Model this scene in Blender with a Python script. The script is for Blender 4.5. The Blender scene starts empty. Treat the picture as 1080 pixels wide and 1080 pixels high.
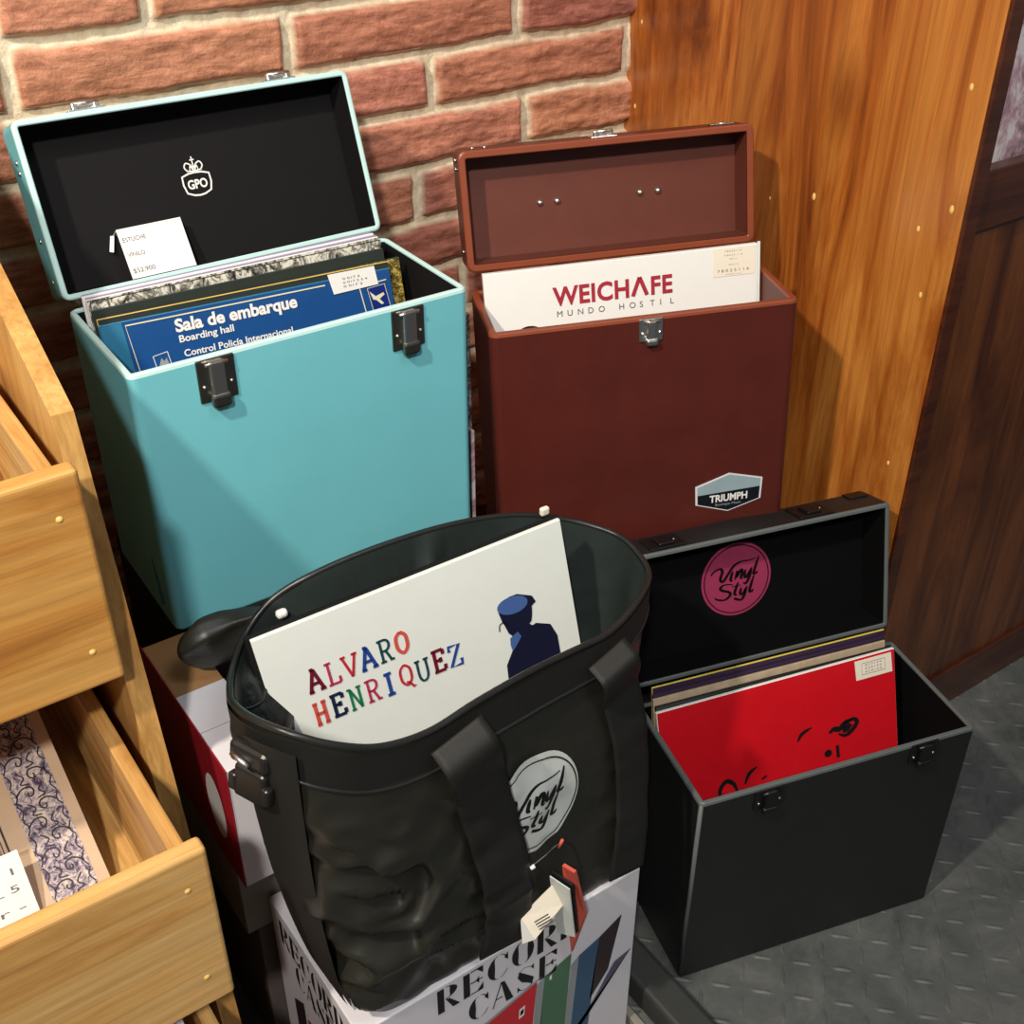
import bpy, bmesh, math, random
from math import sin, cos, pi, radians, degrees, atan2, hypot, exp
from mathutils import Vector, Matrix, noise
from mathutils.bvhtree import BVHTree
random.seed(7)
SC = bpy.context.scene
COL = SC.collection

# ------------------------------------------------------------------ materials
def lin(c):
    return tuple((v/12.92 if v <= .04045 else ((v+.055)/1.055)**2.4) for v in [x/255 for x in c])

class NT:
    def __init__(s, name):
        m = bpy.data.materials.new(name); m.use_nodes = True
        s.m = m; s.t = m.node_tree; s.n = s.t.nodes; s.l = s.t.links
        s.b = s.n['Principled BSDF']
    def node(s, typ, **kw):
        n = s.n.new(typ)
        for k, v in kw.items():
            if k in n.inputs: n.inputs[k].default_value = v
            else: setattr(n, k, v)
        return n
    def link(s, a, b): s.l.new(a, b)
    def ramp(s, fac, stops):
        r = s.node('ShaderNodeValToRGB'); e = r.color_ramp.elements
        while len(e) < len(stops): e.new(.5)
        for el, (p, c) in zip(e, stops):
            el.position = p; el.color = (*c, 1)
        s.link(fac, r.inputs[0]); return r.outputs[0]
    def coords(s, scale=(1, 1, 1), loc=(0, 0, 0), rot=(0, 0, 0), kind='Object'):
        tc = s.node('ShaderNodeTexCoord'); mp = s.node('ShaderNodeMapping')
        mp.inputs['Scale'].default_value = scale; mp.inputs['Location'].default_value = loc; mp.inputs['Rotation'].default_value = rot
        s.link(tc.outputs[kind], mp.inputs[0]); return mp.outputs[0]
    def noise(s, vec, scale, detail=4, rough=.6, dist=0):
        n = s.node('ShaderNodeTexNoise', Scale=scale, Detail=detail, Roughness=rough, Distortion=dist)
        s.link(vec, n.inputs['Vector']); return n.outputs[0]
    def bump(s, h, strength=.3, distance=.002):
        b = s.node('ShaderNodeBump', Strength=strength, Distance=distance)
        s.link(h, b.inputs['Height']); s.link(b.outputs[0], s.b.inputs['Normal'])
    def mix(s, f, a, b, mode='MIX'):
        m = s.node('ShaderNodeMix', data_type='RGBA', blend_type=mode)
        if isinstance(f, (int, float)): m.inputs[0].default_value = f
        else: s.link(f, m.inputs[0])
        for i, v in ((6, a), (7, b)):
            if isinstance(v, tuple): m.inputs[i].default_value = (*v, 1)
            else: s.link(v, m.inputs[i])
        return m.outputs[2]

def plain(name, rgb, rough=.5, metal=0, spec=.5, var=.06, vs=30, bump=0, bs=200, coat=0):
    t = NT(name); c = lin(rgb)
    t.b.inputs['Roughness'].default_value = rough; t.b.inputs['Metallic'].default_value = metal
    t.b.inputs['Specular IOR Level'].default_value = spec; t.b.inputs['Coat Weight'].default_value = coat
    v = t.coords()
    n = t.noise(v, vs)
    t.link(t.ramp(n, [(.3, tuple(x*(1-var) for x in c)), (.7, tuple(min(1, x*(1+var)) for x in c))]), t.b.inputs['Base Color'])
    if bump:
        t.bump(t.noise(v, bs, 3), bump, .0008)
    return t.m

def wood(name, c1, c2, c3, axis='X', scale=1., rough=.45, boards=0, knots=True, coat=0.):
    t = NT(name)
    sc = {'X': (1.2, 9, 9), 'Y': (9, 1.2, 9), 'Z': (9, 9, 1.2)}[axis]
    v = t.coords(tuple(a*scale for a in sc))
    n1 = t.noise(v, 1.6, 6, .65, 1.2)
    fine = t.coords(tuple(a*scale*(6 if a > 2 else 1) for a in sc))
    n2 = t.noise(fine, 3, 4, .7, .3)
    col = t.ramp(n1, [(.30, lin(c3)), (.45, lin(c2)), (.62, lin(c1))])
    g = t.ramp(n2, [(.35, (.72, .66, .6)), (.6, (1.08, 1.06, 1.03))])
    col = t.mix(.75, col, g, 'MULTIPLY')
    if boards:
        bc = t.coords()
        sep = t.node('ShaderNodeSeparateXYZ'); t.link(bc, sep.inputs[0])
        src = sep.outputs[{'X': 1, 'Y': 0, 'Z': 1}[axis]]
        m = t.node('ShaderNodeMath', operation='MULTIPLY'); m.inputs[1].default_value = 1/boards; t.link(src, m.inputs[0])
        fl = t.node('ShaderNodeMath', operation='FLOOR'); t.link(m.outputs[0], fl.inputs[0])
        wn = t.node('ShaderNodeTexWhiteNoise', noise_dimensions='1D'); t.link(fl.outputs[0], wn.inputs['W'])
        tone = t.ramp(wn.outputs[0], [(0, (.66, .54, .44)), (.5, (1, .95, .9)), (1, (1.2, 1.2, 1.16))])
        col = t.mix(.9, col, tone, 'MULTIPLY')
    if knots:
        ks = {'X': (1.1, 5.5, 5.5), 'Y': (5.5, 1.1, 5.5), 'Z': (5.5, 5.5, 2.6)}[axis]
        kv = t.coords(tuple(a*scale for a in ks), loc=(.31, .17, .43))
        vo = t.node('ShaderNodeTexVoronoi', Scale=1.5, Randomness=1.); t.link(kv, vo.inputs['Vector'])
        k = t.ramp(vo.outputs['Distance'], [(.05, (.38, .24, .15)), (.2, (1, 1, 1))])
        col = t.mix(.7, col, k, 'MULTIPLY')
    t.link(col, t.b.inputs['Base Color'])
    t.b.inputs['Roughness'].default_value = rough
    t.b.inputs['Coat Weight'].default_value = coat; t.b.inputs['Coat Roughness'].default_value = .25
    t.bump(n2, .15, .0006)
    return t.m

M = {}
M['ply'] = wood('pale plywood', (222, 184, 122), (212, 166, 98), (186, 132, 68), 'X', .8, .5, 0, False)
M['ply_o'] = wood('orange plywood', (212, 164, 92), (198, 142, 70), (164, 106, 46), 'X', .9, .5, 0, False)
M['ply_y'] = wood('pale plywood along', (214, 174, 110), (196, 148, 84), (166, 116, 62), 'Y', 1.6, .5)
M['ply_z'] = wood('pale plywood upright', (206, 164, 98), (190, 142, 78), (164, 114, 58), 'Z', 1.2, .5)
M['cab'] = wood('varnished orange pine', (200, 134, 62), (162, 92, 34), (96, 44, 14), 'Z', .8, .32, .085, True, .5)
M['cabdark'] = wood('dark stained pine', (116, 66, 32), (86, 44, 20), (50, 24, 12), 'Z', .9, .35, .11, True, .4)
M['cabrail'] = wood('dark stained rail', (92, 46, 22), (74, 34, 16), (50, 22, 12), 'X', 1., .35, 0, False, .4)
M['plug'] = plain('pale filler', (232, 190, 110), .5)
M['teal'] = plain('turquoise leatherette', (118, 200, 212), .42, bump=.12, bs=500, var=.035, vs=9)
M['tealedge'] = plain('pale turquoise edge', (196, 234, 232), .4, var=.03)
M['blacklin'] = plain('black lining', (16, 15, 17), .75, spec=.25)
M['brown'] = plain('chestnut leatherette', (82, 32, 25), .38, bump=.1, bs=500, var=.12, vs=14)
M['brownin'] = plain('tan brown lining', (98, 48, 36), .5, var=.05)
M['brownedge'] = plain('orange brown edge', (134, 66, 42), .4, var=.05)
M['char'] = plain('charcoal leatherette', (27, 28, 28), .45, bump=.12, bs=450, var=.1)
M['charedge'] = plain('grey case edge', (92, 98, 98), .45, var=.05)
M['deep'] = plain('deep black lining', (9, 9, 11), .85, spec=.1)
M['chrome'] = plain('chrome', (215, 215, 212), .34, 1.)
M['gunmetal'] = plain('dark chrome', (150, 148, 140), .32, 1.)
M['blackmetal'] = plain('black lacquered metal', (12, 12, 13), .4, 0., .6)
M['nylon'] = plain('black nylon', (40, 40, 35), .36, bump=.2, bs=900, spec=.5, var=.1)
M['nylonin'] = plain('dark green grey nylon lining', (42, 50, 49), .38, var=.1, bump=.1, bs=600)
M['webbing'] = plain('black webbing', (23, 23, 21), .62, bump=.4, bs=1400)
M['piping'] = plain('black piping', (34, 36, 36), .35)
M['plastic'] = plain('black plastic', (30, 30, 30), .35)
M['white'] = plain('white card', (238, 238, 236), .45, var=.01)
M['glosswhite'] = plain('glossy white sleeve', (228, 234, 230), .16, var=.015)
M['cardwhite'] = plain('white carton board', (222, 220, 228), .55, var=.02)
M['ink'] = plain('black ink', (18, 18, 20), .5)
M['greyink'] = plain('grey ink', (105, 105, 110), .5)
M['weired'] = plain('muted crimson print', (168, 44, 62), .45)
M['crimson'] = plain('crimson ink', (176, 30, 52), .45)
M['kraft'] = plain('kraft cardboard', (166, 122, 78), .8, var=.06)
M['greycard'] = plain('grey cardboard', (140, 134, 122), .8)
M['greybox'] = plain('grey brown box', (96, 88, 84), .8)
M['darkcard'] = plain('dark carton', (34, 26, 26), .8)
M['redcard'] = plain('crimson board', (150, 22, 38), .4)
M['pink'] = plain('magenta pink emblem', (150, 46, 84), .55)
M['silver'] = plain('pale silver emblem', (205, 212, 208), .4)
M['blue'] = plain('blue sleeve print', (30, 78, 140), .25, var=.08, vs=10)
M['bluelite'] = plain('blue green sleeve strip', (52, 122, 160), .25)
M['cream'] = plain('cream line', (225, 222, 195), .4)
M['redsleeve'] = plain('red sleeve print', (205, 22, 34), .28, var=.04)
M['darksleeve'] = plain('dark green sleeve', (44, 52, 48), .35)
M['goldline'] = plain('gold line', (214, 182, 96), .35)
M['purple'] = plain('lilac sleeve edge', (150, 142, 180), .4)
M['darkpurple'] = plain('dark purple sleeve', (52, 36, 62), .4)
M['beige'] = plain('beige sleeve', (178, 160, 134), .45, var=.15, vs=60)
M['yellow'] = plain('yellow sleeve edge', (214, 196, 84), .4)
M['greenp'] = plain('green print', (78, 118, 92), .4); M['bluep'] = plain('steel blue print', (58, 92, 124), .4)
M['redp'] = plain('red print', (204, 40, 50), .4); M['darkp'] = plain('dark plum print', (52, 40, 48), .4)
M['shadowp'] = plain('grey printed drop shape', (96, 90, 112), .5); M['greyp'] = plain('grey print', (150, 156, 160), .5)
M['coral'] = plain('coral card edge', (206, 92, 76), .5)
M['black_rubber'] = plain('black bar', (58, 60, 58), .5)
for n, c in dict(c_maroon=(110, 24, 50), c_red=(190, 45, 60), c_blue=(40, 70, 150), c_navy=(30, 40, 70), c_coral=(206, 84, 74), c_green=(30, 120, 80), c_rose=(180, 50, 90), c_teal=(30, 70, 80), c_figblue=(70, 100, 160), c_figdark=(24, 26, 50)).items():
    M[n] = plain('print ' + n[2:], c, .35)
def busy(name, c1, c2, c3, s):
    t = NT(name); v = t.coords((1, 1, 1))
    n = t.noise(v, s, 5, .8, 1.5)
    t.link(t.ramp(n, [(.40, lin(c1)), (.5, lin(c2)), (.58, lin(c3))]), t.b.inputs['Base Color'])
    t.b.inputs['Roughness'].default_value = .25
    return t.m
M['busybw'] = busy('busy black and white print', (30, 30, 28), (130, 128, 118), (228, 226, 214), 60)
M['brocade'] = busy('black and gold print', (30, 26, 18), (110, 92, 40), (190, 170, 90), 120)
M['photo'] = busy('pink and grey photo print', (104, 100, 110), (190, 152, 160), (226, 216, 216), 5)
M['skin'] = busy('tan and grey photo print', (70, 74, 92), (196, 166, 140), (222, 198, 172), 7)
M['ornate'] = busy('lilac and cream ornament print', (74, 62, 84), (168, 156, 168), (222, 206, 190), 90)
M['greenery'] = busy('green and grey print', (50, 80, 60), (120, 140, 130), (200, 210, 205), 40)
def clearplastic():
    t = NT('clear plastic sleeve')
    t.b.inputs['Base Color'].default_value = (.95, .95, .95, 1); t.b.inputs['Roughness'].default_value = .08
    t.b.inputs['Transmission Weight'].default_value = .85; t.b.inputs['IOR'].default_value = 1.15
    return t.m
M['clear'] = clearplastic()
M['typed'] = plain('faint print', (96, 94, 92), .5)

# ------------------------------------------------------------------ object helpers
def tag(o, label=None, cat=None, group=None, kind=None):
    if label: o['label'] = label
    if cat: o['category'] = cat
    if group: o['group'] = group
    if kind: o['kind'] = kind
    return o
def empty(name, mat4=None):
    o = bpy.data.objects.new(name, None); COL.objects.link(o); o.empty_display_size = .05
    if mat4 is not None: o.matrix_world = mat4
    return o

class MB:
    """collects shapes into one mesh; material slots given by name"""
    def __init__(s): s.v = []; s.f = []; s.mi = []; s.mats = []; s.sm = []
    def slot(s, m):
        if m not in s.mats: s.mats.append(m)
        return s.mats.index(m)
    def add(s, vs, fs, m, smooth=False, mat4=None):
        b = len(s.v)
        for p in vs:
            p = Vector(p)
            if mat4 is not None: p = mat4 @ p
            s.v.append(p)
        k = s.slot(m)
        for f in fs:
            s.f.append([b+i for i in f]); s.mi.append(k); s.sm.append(smooth)
    def box(s, x0, x1, y0, y1, z0, z1, m, bev=0., mat4=None, seg=2):
        bm = bmesh.new()
        bmesh.ops.create_cube(bm, size=1)
        for v in bm.verts:
            v.co = Vector(((x0+x1)/2+v.co.x*(x1-x0), (y0+y1)/2+v.co.y*(y1-y0), (z0+z1)/2+v.co.z*(z1-z0)))
        if bev > 0:
            bmesh.ops.bevel(bm, geom=bm.edges[:], offset=min(bev, .49*min(x1-x0, y1-y0, z1-z0)), segments=seg, profile=.5, affect='EDGES')
        s.bm(bm, m, False, mat4)
    def bm(s, bm, m, smooth=False, mat4=None):
        bm.verts.index_update()
        s.add([v.co.copy() for v in bm.verts], [[v.index for v in f.verts] for f in bm.faces], m, smooth, mat4); bm.free()
    def prism(s, poly, y0, y1, m, mat4=None, axis='y'):
        """poly in (x,z) extruded along y, or (y,z) along x, or (x,y) along z"""
        def P(a, b, c): return {'y': (a, c, b), 'x': (c, a, b), 'z': (a, b, c)}[axis]
        n = len(poly)
        vs = [P(a, b, y0) for a, b in poly]+[P(a, b, y1) for a, b in poly]
        fs = [list(range(n)), list(range(2*n-1, n-1, -1))]+[[i, (i+1) % n, n+(i+1) % n, n+i] for i in range(n)]
        s.add(vs, fs, m, False, mat4)
    def tube(s, pts, r, m, n=10, closed=False, mat4=None, caps=True):
        pts = [Vector(p) for p in pts]; N = len(pts); vs = []; fs = []
        up = Vector((.13, .27, .95)).normalized()
        for i, p in enumerate(pts):
            a = pts[(i-1) % N] if (closed or i > 0) else p
            b = pts[(i+1) % N] if (closed or i < N-1) else p
            t = (b-a).normalized(); x = t.cross(up)
            if x.length < 1e-4: x = t.cross(Vector((1, 0, 0)))
            x.normalize(); y = t.cross(x)
            rr = r(i/(N-1)) if callable(r) else r
            for k in range(n):
                q = 2*pi*k/n; vs.append(p+x*cos(q)*rr+y*sin(q)*rr)
        for i in range(N if closed else N-1):
            j = (i+1) % N
            for k in range(n):
                l = (k+1) % n; fs.append([i*n+k, i*n+l, j*n+l, j*n+k])
        if not closed and caps: fs += [list(range(n))[::-1], [(N-1)*n+k for k in range(n)]]
        s.add(vs, fs, m, True, mat4)
    def lathe(s, prof, c, m, n=20, mat4=None, axis='z'):
        vs = []; fs = []
        for r, h in prof:
            for k in range(n):
                a = 2*pi*k/n
                p = {'z': (c[0]+r*cos(a), c[1]+r*sin(a), c[2]+h), 'y': (c[0]+r*cos(a), c[1]+h, c[2]+r*sin(a)), 'x': (c[0]+h, c[1]+r*cos(a), c[2]+r*sin(a))}[axis]
                vs.append(p)
        for i in range(len(prof)-1):
            for k in range(n):
                l = (k+1) % n; fs.append([i*n+k, i*n+l, (i+1)*n+l, (i+1)*n+k])
        fs += [list(range(n)), [(len(prof)-1)*n+k for k in range(n)]]
        s.add(vs, fs, m, True, mat4)
    def build(s, name, parent=None, mat4=None, sharp=35):
        me = bpy.data.meshes.new(name); me.from_pydata([tuple(v) for v in s.v], [], s.f)
        for m in s.mats: me.materials.append(M[m])
        for p, k, sm in zip(me.polygons, s.mi, s.sm): p.material_index = k; p.use_smooth = sm
        bm = bmesh.new(); bm.from_mesh(me); bmesh.ops.recalc_face_normals(bm, faces=bm.faces[:]); bm.to_mesh(me); bm.free()
        o = bpy.data.objects.new(name, me); COL.objects.link(o)
        if parent is not None: o.parent = parent
        if mat4 is not None: o.matrix_local = mat4
        return o

def rr_loop(x0, x1, y0, y1, r, n=5):
    r = max(r, 1e-4); out = []
    for cx, cy, a0 in ((x1-r, y1-r, 0), (x0+r, y1-r, pi/2), (x0+r, y0+r, pi), (x1-r, y0+r, 3*pi/2)):
        for i in range(n+1):
            a = a0+pi/2*i/n; out.append((cx+r*cos(a), cy+r*sin(a)))
    return out
def loft(mb, loops, m, cap0=True, cap1=True, smooth=False):
    """loops: list of (list of xyz); optional per-band material list"""
    n = len(loops[0]); vs = [p for L in loops for p in L]
    for i in range(len(loops)-1):
        pass
    ms = m if isinstance(m, list) else [m]*(len(loops)-1)
    b = len(mb.v)
    for p in vs: mb.v.append(Vector(p))
    for i in range(len(loops)-1):
        k0 = mb.slot(ms[i])
        for k in range(n):
            l = (k+1) % n; mb.f.append([b+i*n+k, b+i*n+l, b+(i+1)*n+l, b+(i+1)*n+k]); mb.mi.append(k0); mb.sm.append(smooth)
    if cap0: mb.f.append([b+k for k in range(n)][::-1]); mb.mi.append(mb.slot(ms[0])); mb.sm.append(False)
    if cap1: mb.f.append([b+(len(loops)-1)*n+k for k in range(n)]); mb.mi.append(mb.slot(ms[-1])); mb.sm.append(False)
def RL(W, D, ins, r, z): return [(x, y, z) for x, y in rr_loop(ins, W-ins, ins, D-ins, r)]

# ------------------------------------------------------------------ lettering helpers
def catmull(pts, sub=6):
    if len(pts) < 3: return [Vector(p) for p in pts]
    P = [Vector(p) for p in pts]; P = [P[0]*2-P[1]]+P+[P[-1]*2-P[-2]]; out = []
    for i in range(1, len(P)-2):
        for k in range(sub):
            t = k/sub; a, b, c, d = P[i-1:i+3]
            out.append(.5*((2*b)+(c-a)*t+(2*a-5*b+4*c-d)*t*t+(3*b-a-3*c+d)*t**3))
    out.append(P[-2]); return out
def stroke(mb, pts, w, m, fn, smooth=True, close=False):
    """flat ribbon along 2D pts, width w (number or function of t and direction), mapped through fn(u, v)->3D"""
    P = catmull(pts) if smooth else [Vector(p) for p in pts]
    if close: P.append(P[0])
    vs = []; N = len(P)
    for i, p in enumerate(P):
        a = P[i-1] if i else (P[-2] if close else p); b = P[i+1] if i < N-1 else (P[1] if close else p)
        d = (b-a); d = d.normalized() if d.length > 1e-9 else Vector((1, 0)); nn = Vector((-d.y, d.x))
        ww = w(i/(N-1), d) if callable(w) else w
        vs += [fn(p.x+nn.x*ww/2, p.y+nn.y*ww/2), fn(p.x-nn.x*ww/2, p.y-nn.y*ww/2)]
    mb.add(vs, [[2*i, 2*i+1, 2*i+3, 2*i+2] for i in range(N-1)], m)
def poly(mb, pts, m, fn): mb.add([fn(*p) for p in pts], [list(range(len(pts)))], m)
def disc(mb, cx, cy, r, m, fn, n=48, r0=0):
    if r0: stroke(mb, [(cx+r*cos(2*pi*k/n), cy+r*sin(2*pi*k/n)) for k in range(n)], r0, m, fn, False, True)
    else: poly(mb, [(cx+r*cos(2*pi*k/n), cy+r*sin(2*pi*k/n)) for k in range(n)], m, fn)
def text(mb, s, x, y, h, m, fn, width=None, bold=0., space=1., align='LEFT'):
    """default sans lettering; x,y left baseline, h = capital height, optional total width; mapped through fn"""
    cu = bpy.data.curves.new('t', 'FONT'); cu.body = s; cu.size = 1; cu.offset = bold; cu.space_character = space; cu.resolution_u = 4
    o = bpy.data.objects.new('t', cu); COL.objects.link(o)
    me = bpy.data.meshes.new_from_object(o.evaluated_get(bpy.context.evaluated_depsgraph_get()))
    bpy.data.objects.remove(o)
    xs = [v.co.x for v in me.vertices]
    if not xs: return
    x0, x1 = min(xs), max(xs); sy = h/.729; sx = (width/(x1-x0)) if width else sy
    off = {'LEFT': 0, 'CENTER': -(x1-x0)*sx/2}[align]
    mb.add([fn(x+off+(v.co.x-x0)*sx, y+v.co.y*sy) for v in me.vertices], [list(p.vertices) for p in me.polygons], m)
    bpy.data.meshes.remove(me)

VINYL = [
    [(435, 610), (446, 592), (482, 574), (494, 592), (482, 630), (497, 642), (525, 603), (556, 562), (592, 541), (640, 534), (672, 524)],
    [(549, 590), (537, 632), (546, 642)], [(559, 636), (575, 588), (567, 622), (592, 584), (600, 592), (592, 626), (603, 628)],
    [(617, 582), (611, 616), (622, 622), (647, 578)], [(651, 572), (637, 622), (618, 656), (604, 652)],
    [(690, 514), (671, 568), (660, 604), (672, 605), (682, 594)],
    [(548, 660), (505, 660), (481, 676), (492, 690), (526, 700), (532, 717), (503, 740), (466, 738), (449, 728)],
    [(577, 648), (556, 706), (568, 718)], [(543, 672), (592, 664)],
    [(592, 678), (586, 708), (600, 712), (620, 676)], [(624, 672), (606, 722), (588, 744), (552, 735), (578, 741)],
    [(662, 614), (645, 664), (636, 698), (646, 702), (657, 690)]]
def vinyl_emblem(mb, mi, fn, R):
    """script lettering in a ring; fn maps local (x, y) metres"""
    for st in VINYL:
        pts = []
        for X, Y in st:
            u = (X-568)/182; v = (632-Y-.17*182*u)/188; pts.append((u*R*.98, v*R*.98))
        def w(t, d): return R*(.022+.062*abs(d.y)*min(1, 4*t+.25)*min(1, 4*(1-t)+.25)+.03*(1-abs(d.y))*min(1, 3*t, 3*(1-t)))
        stroke(mb, pts, w, mi, fn)
    disc(mb, 0, 0, R*.92, mi, fn, 56, R*.028)

def planefn(y=-.0006): return lambda a, b: (a, y, b)

# ------------------------------------------------------------------ camera
PITCH, ROLL, YAW, FPX = radians(33.734), radians(-.118), radians(-35), 1263.86
cam = bpy.data.objects.new('camera', bpy.data.cameras.new('camera')); COL.objects.link(cam)
cam.data.sensor_width = 36; cam.data.lens = 36*FPX/1080; cam.data.clip_start = .02
cam.matrix_world = Matrix.Translation((0, 0, 1.273)) @ Matrix.Rotation(YAW, 4, 'Z') @ Matrix.Rotation(pi/2-PITCH, 4, 'X') @ Matrix.Rotation(-ROLL, 4, 'Z')
SC.camera = cam

# ------------------------------------------------------------------ setting: brick wall and floor
WY = 1.312
def hsh(a, b): return random.Random(a*7919+b*104729+13).random()
def brick_wall():
    x0, x1, z0, z1, st = -.5, 1.115, .25, 1.30, .0034
    nx = int((x1-x0)/st); nz = int((z1-z0)/st)
    ph = {0: .447, 1: .297, 2: .171, 3: .002, 4: .145, 5: .03, 6: .21, 7: .11, 8: .26, -1: .28, -2: .12, -3: .0, -4: .2}
    vs = []; mort = []; tone = []
    for j in range(nz+1):
        z = z0+j*st
        for i in range(nx+1):
            x = x0+i*st
            wob = .0035*noise.noise(Vector((x*9, 0, z*9)))+.0016*noise.noise(Vector((x*40, 3, z*40)))
            zz = (.9975-(z+wob))/.0692; k = math.floor(zz)+1; fz = (zz-math.floor(zz))*.0692
            L = .31; xx = (x+wob*1.2-ph.get(k, .1))/L; b = math.floor(xx); fx = (xx-b)*L
            split = 0
            if (k == 4 and b == 1) or (k == 0 and b == -1) or (k == 6 and b == 1):          # half bricks
                if fx > .155: fx -= .155; split = 1
                L = .155
            g = .0065
            d = min(fz-g*.9, .0692-g*.9-fz, fx-g, L-g-fx)
            rr = hsh(k, b*2+split)
            if d > 0:
                e = min(1, d/.007); y = -.013*(1-(1-e)**2.2)
                p = Vector((x*14+rr*30, k*3., z*60)); q = Vector((x*70+rr*9, 0, z*170))
                y += .0028*noise.noise(p)*e+.0016*noise.noise(q)*e-.002*rr
                y += .0020*abs(noise.noise(Vector((x*28, 5+k, z*210))))*e
                mort.append(max(0., 1-d/.0022))
            else:
                y = -.002+.0016*noise.noise(Vector((x*60, 1, z*60)))+.0008*noise.noise(Vector((x*220, 1, z*220))); mort.append(1.)
            tone.append(rr); vs.append((x, WY+y, z))
    fs = [(j*(nx+1)+i, j*(nx+1)+i+1, (j+1)*(nx+1)+i+1, (j+1)*(nx+1)+i) for j in range(nz) for i in range(nx)]
    me = bpy.data.meshes.new('wall_back'); me.from_pydata(vs, [], fs)
    a = me.attributes.new('mortar', 'FLOAT', 'POINT'); a.data.foreach_set('value', mort)
    a = me.attributes.new('tone', 'FLOAT', 'POINT'); a.data.foreach_set('value', tone)
    for p in me.polygons: p.use_smooth = True
    t = NT('red brick with pale mortar')
    am = t.node('ShaderNodeAttribute', attribute_name='mortar'); at = t.node('ShaderNodeAttribute', attribute_name='tone')
    v = t.coords(); vs_ = t.coords((1, 1, 5))
    n = t.noise(vs_, 22, 6, .7, .6); n2 = t.noise(v, 160, 4, .7)
    base = t.ramp(at.outputs['Fac'], [(0, lin((172, 112, 88))), (.35, lin((190, 130, 98))), (.7, lin((184, 120, 100))), (1, lin((160, 100, 84)))])
    streak = t.ramp(n, [(.32, (.55, .48, .48)), (.48, (.98, .95, .94)), (.62, (1.36, 1.42, 1.5))])
    bc = t.mix(.9, base, streak, 'MULTIPLY')
    pit = t.ramp(n2, [(.3, (.7, .68, .66)), (.5, (1.05, 1.05, 1.05))]); bc = t.mix(.6, bc, pit, 'MULTIPLY')
    mc = t.ramp(t.noise(v, 70, 4, .7), [(.3, lin((206, 190, 160))), (.65, lin((240, 228, 200)))])
    t.link(t.mix(am.outputs['Fac'], bc, mc), t.b.inputs['Base Color']); t.b.inputs['Roughness'].default_value = .6
    t.bump(n2, .8, .002)
    me.materials.append(t.m)
    o = bpy.data.objects.new('wall_back', me); COL.objects.link(o); tag(o, kind='structure')
brick_wall()
mb = MB(); mb.box(-1.6, 3.2, WY+.006, WY+.12, -.02, 2.6, 'darkcard')
M['plaster'] = plain('plain brick coloured backing', (150, 92, 70), .8); mb.mats = ['plaster']
tag(mb.build('wall_back'), kind='structure')

def floor_mesh():
    mb = MB(); mb.box(-2.2, 3.2, -1.6, WY+.1, -.05, 0, 'floorm')
    p = .034
    for i in range(int(-.1/p), int(2.1/p)):
        for j in range(int(-.45/p), int(1.25/p)):
            x, y = i*p, j*p
            if x < .35 and y > .55: continue
            if y < .1 and x < .45: continue
            a = pi/4 if (i+j) % 2 else -pi/4
            R4 = Matrix.Translation((x, y, 0)) @ Matrix.Rotation(a, 4, 'Z')
            vs = [(-.0160, 0, 0), (-.008, -.0030, 0), (.008, -.0030, 0), (.0160, 0, 0), (.008, .0030, 0), (-.008, .0030, 0),
                  (-.010, 0, .0012), (-.005, -.0008, .0016), (.005, -.0008, .0016), (.010, 0, .0012), (.005, .0008, .0016), (-.005, .0008, .0016)]
            fs = [[k, (k+1) % 6, 6+(k+1) % 6, 6+k] for k in range(6)]+[[6, 7, 8, 9, 10, 11]]
            mb.add(vs, fs, 'floorm', True, R4)
    return mb
def floormat():
    t = NT('dark diamond plate'); v = t.coords()
    n = t.noise(v, 9, 6, .7, .5)
    t.link(t.ramp(n, [(.3, lin((72, 75, 76))), (.55, lin((100, 103, 102))), (.75, lin((126, 124, 118)))]), t.b.inputs['Base Color'])
    t.link(t.ramp(t.noise(v, 40, 4, .7), [(.3, (.38,)*3), (.7, (.62,)*3)]), t.b.inputs['Roughness'])
    t.b.inputs['Metallic'].default_value = .15; t.bump(t.noise(v, 260, 4, .7), .3, .001)
    return t.m
M['floorm'] = floormat()
tag(floor_mesh().build('floor'), kind='structure')

# ------------------------------------------------------------------ record cases
def latch(name, par, x, z, w, h, m, m2, label=None):
    """draw latch on a front face (y = 0 plane, outwards -y)"""
    e = MB()
    e.box(x-w/2, x+w/2, -.0022, 0, z-h/2, z+h/2, m, .0012)
    e.box(x-w*.2, x+w*.2, -.0075, -.0015, z-h*.42, z+h*.47, m2, .0022)
    e.box(x-w*.26, x+w*.26, -.0095, -.002, z-h*.62, z-h*.3, m, .0028)
    e.tube([(x-w*.3, -.005, z+h*.40), (x+w*.3, -.005, z+h*.40)], .0019, m2)
    o = e.build(name, par)
    for sx in (-1, 1):
        q = MB(); q.lathe([(.0, -.0036), (.0014, -.0034), (.002, -.0022)], (x+sx*w*.36, 0, z-h*.12), 'chrome', 10, axis='y'); q.build('screw', o)
    return o
def catch(par, x, y, t, w, m, up=.003):
    """hook plate on the lid's end wall: lid frame, end wall outward normal +y at y"""
    e = MB(); e.box(x-w/2, x+w/2, y, y+.0016, -t*.55, -.003, m, .0008)
    e.tube([(x-w*.34, y+.0065, -.006), (x+w*.34, y+.0065, -.006)], .0022, m); e.box(x-w*.3, x+w*.3, y+.001, y+.004, -.024, -.008, m, .001)
    e.box(x-w*.38, x-w*.2, y, y+.008, -.011, -.004, m, .0015); e.box(x+w*.2, x+w*.38, y, y+.008, -.011, -.004, m, .0015)
    return e.build('catch_plate', par)

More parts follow.
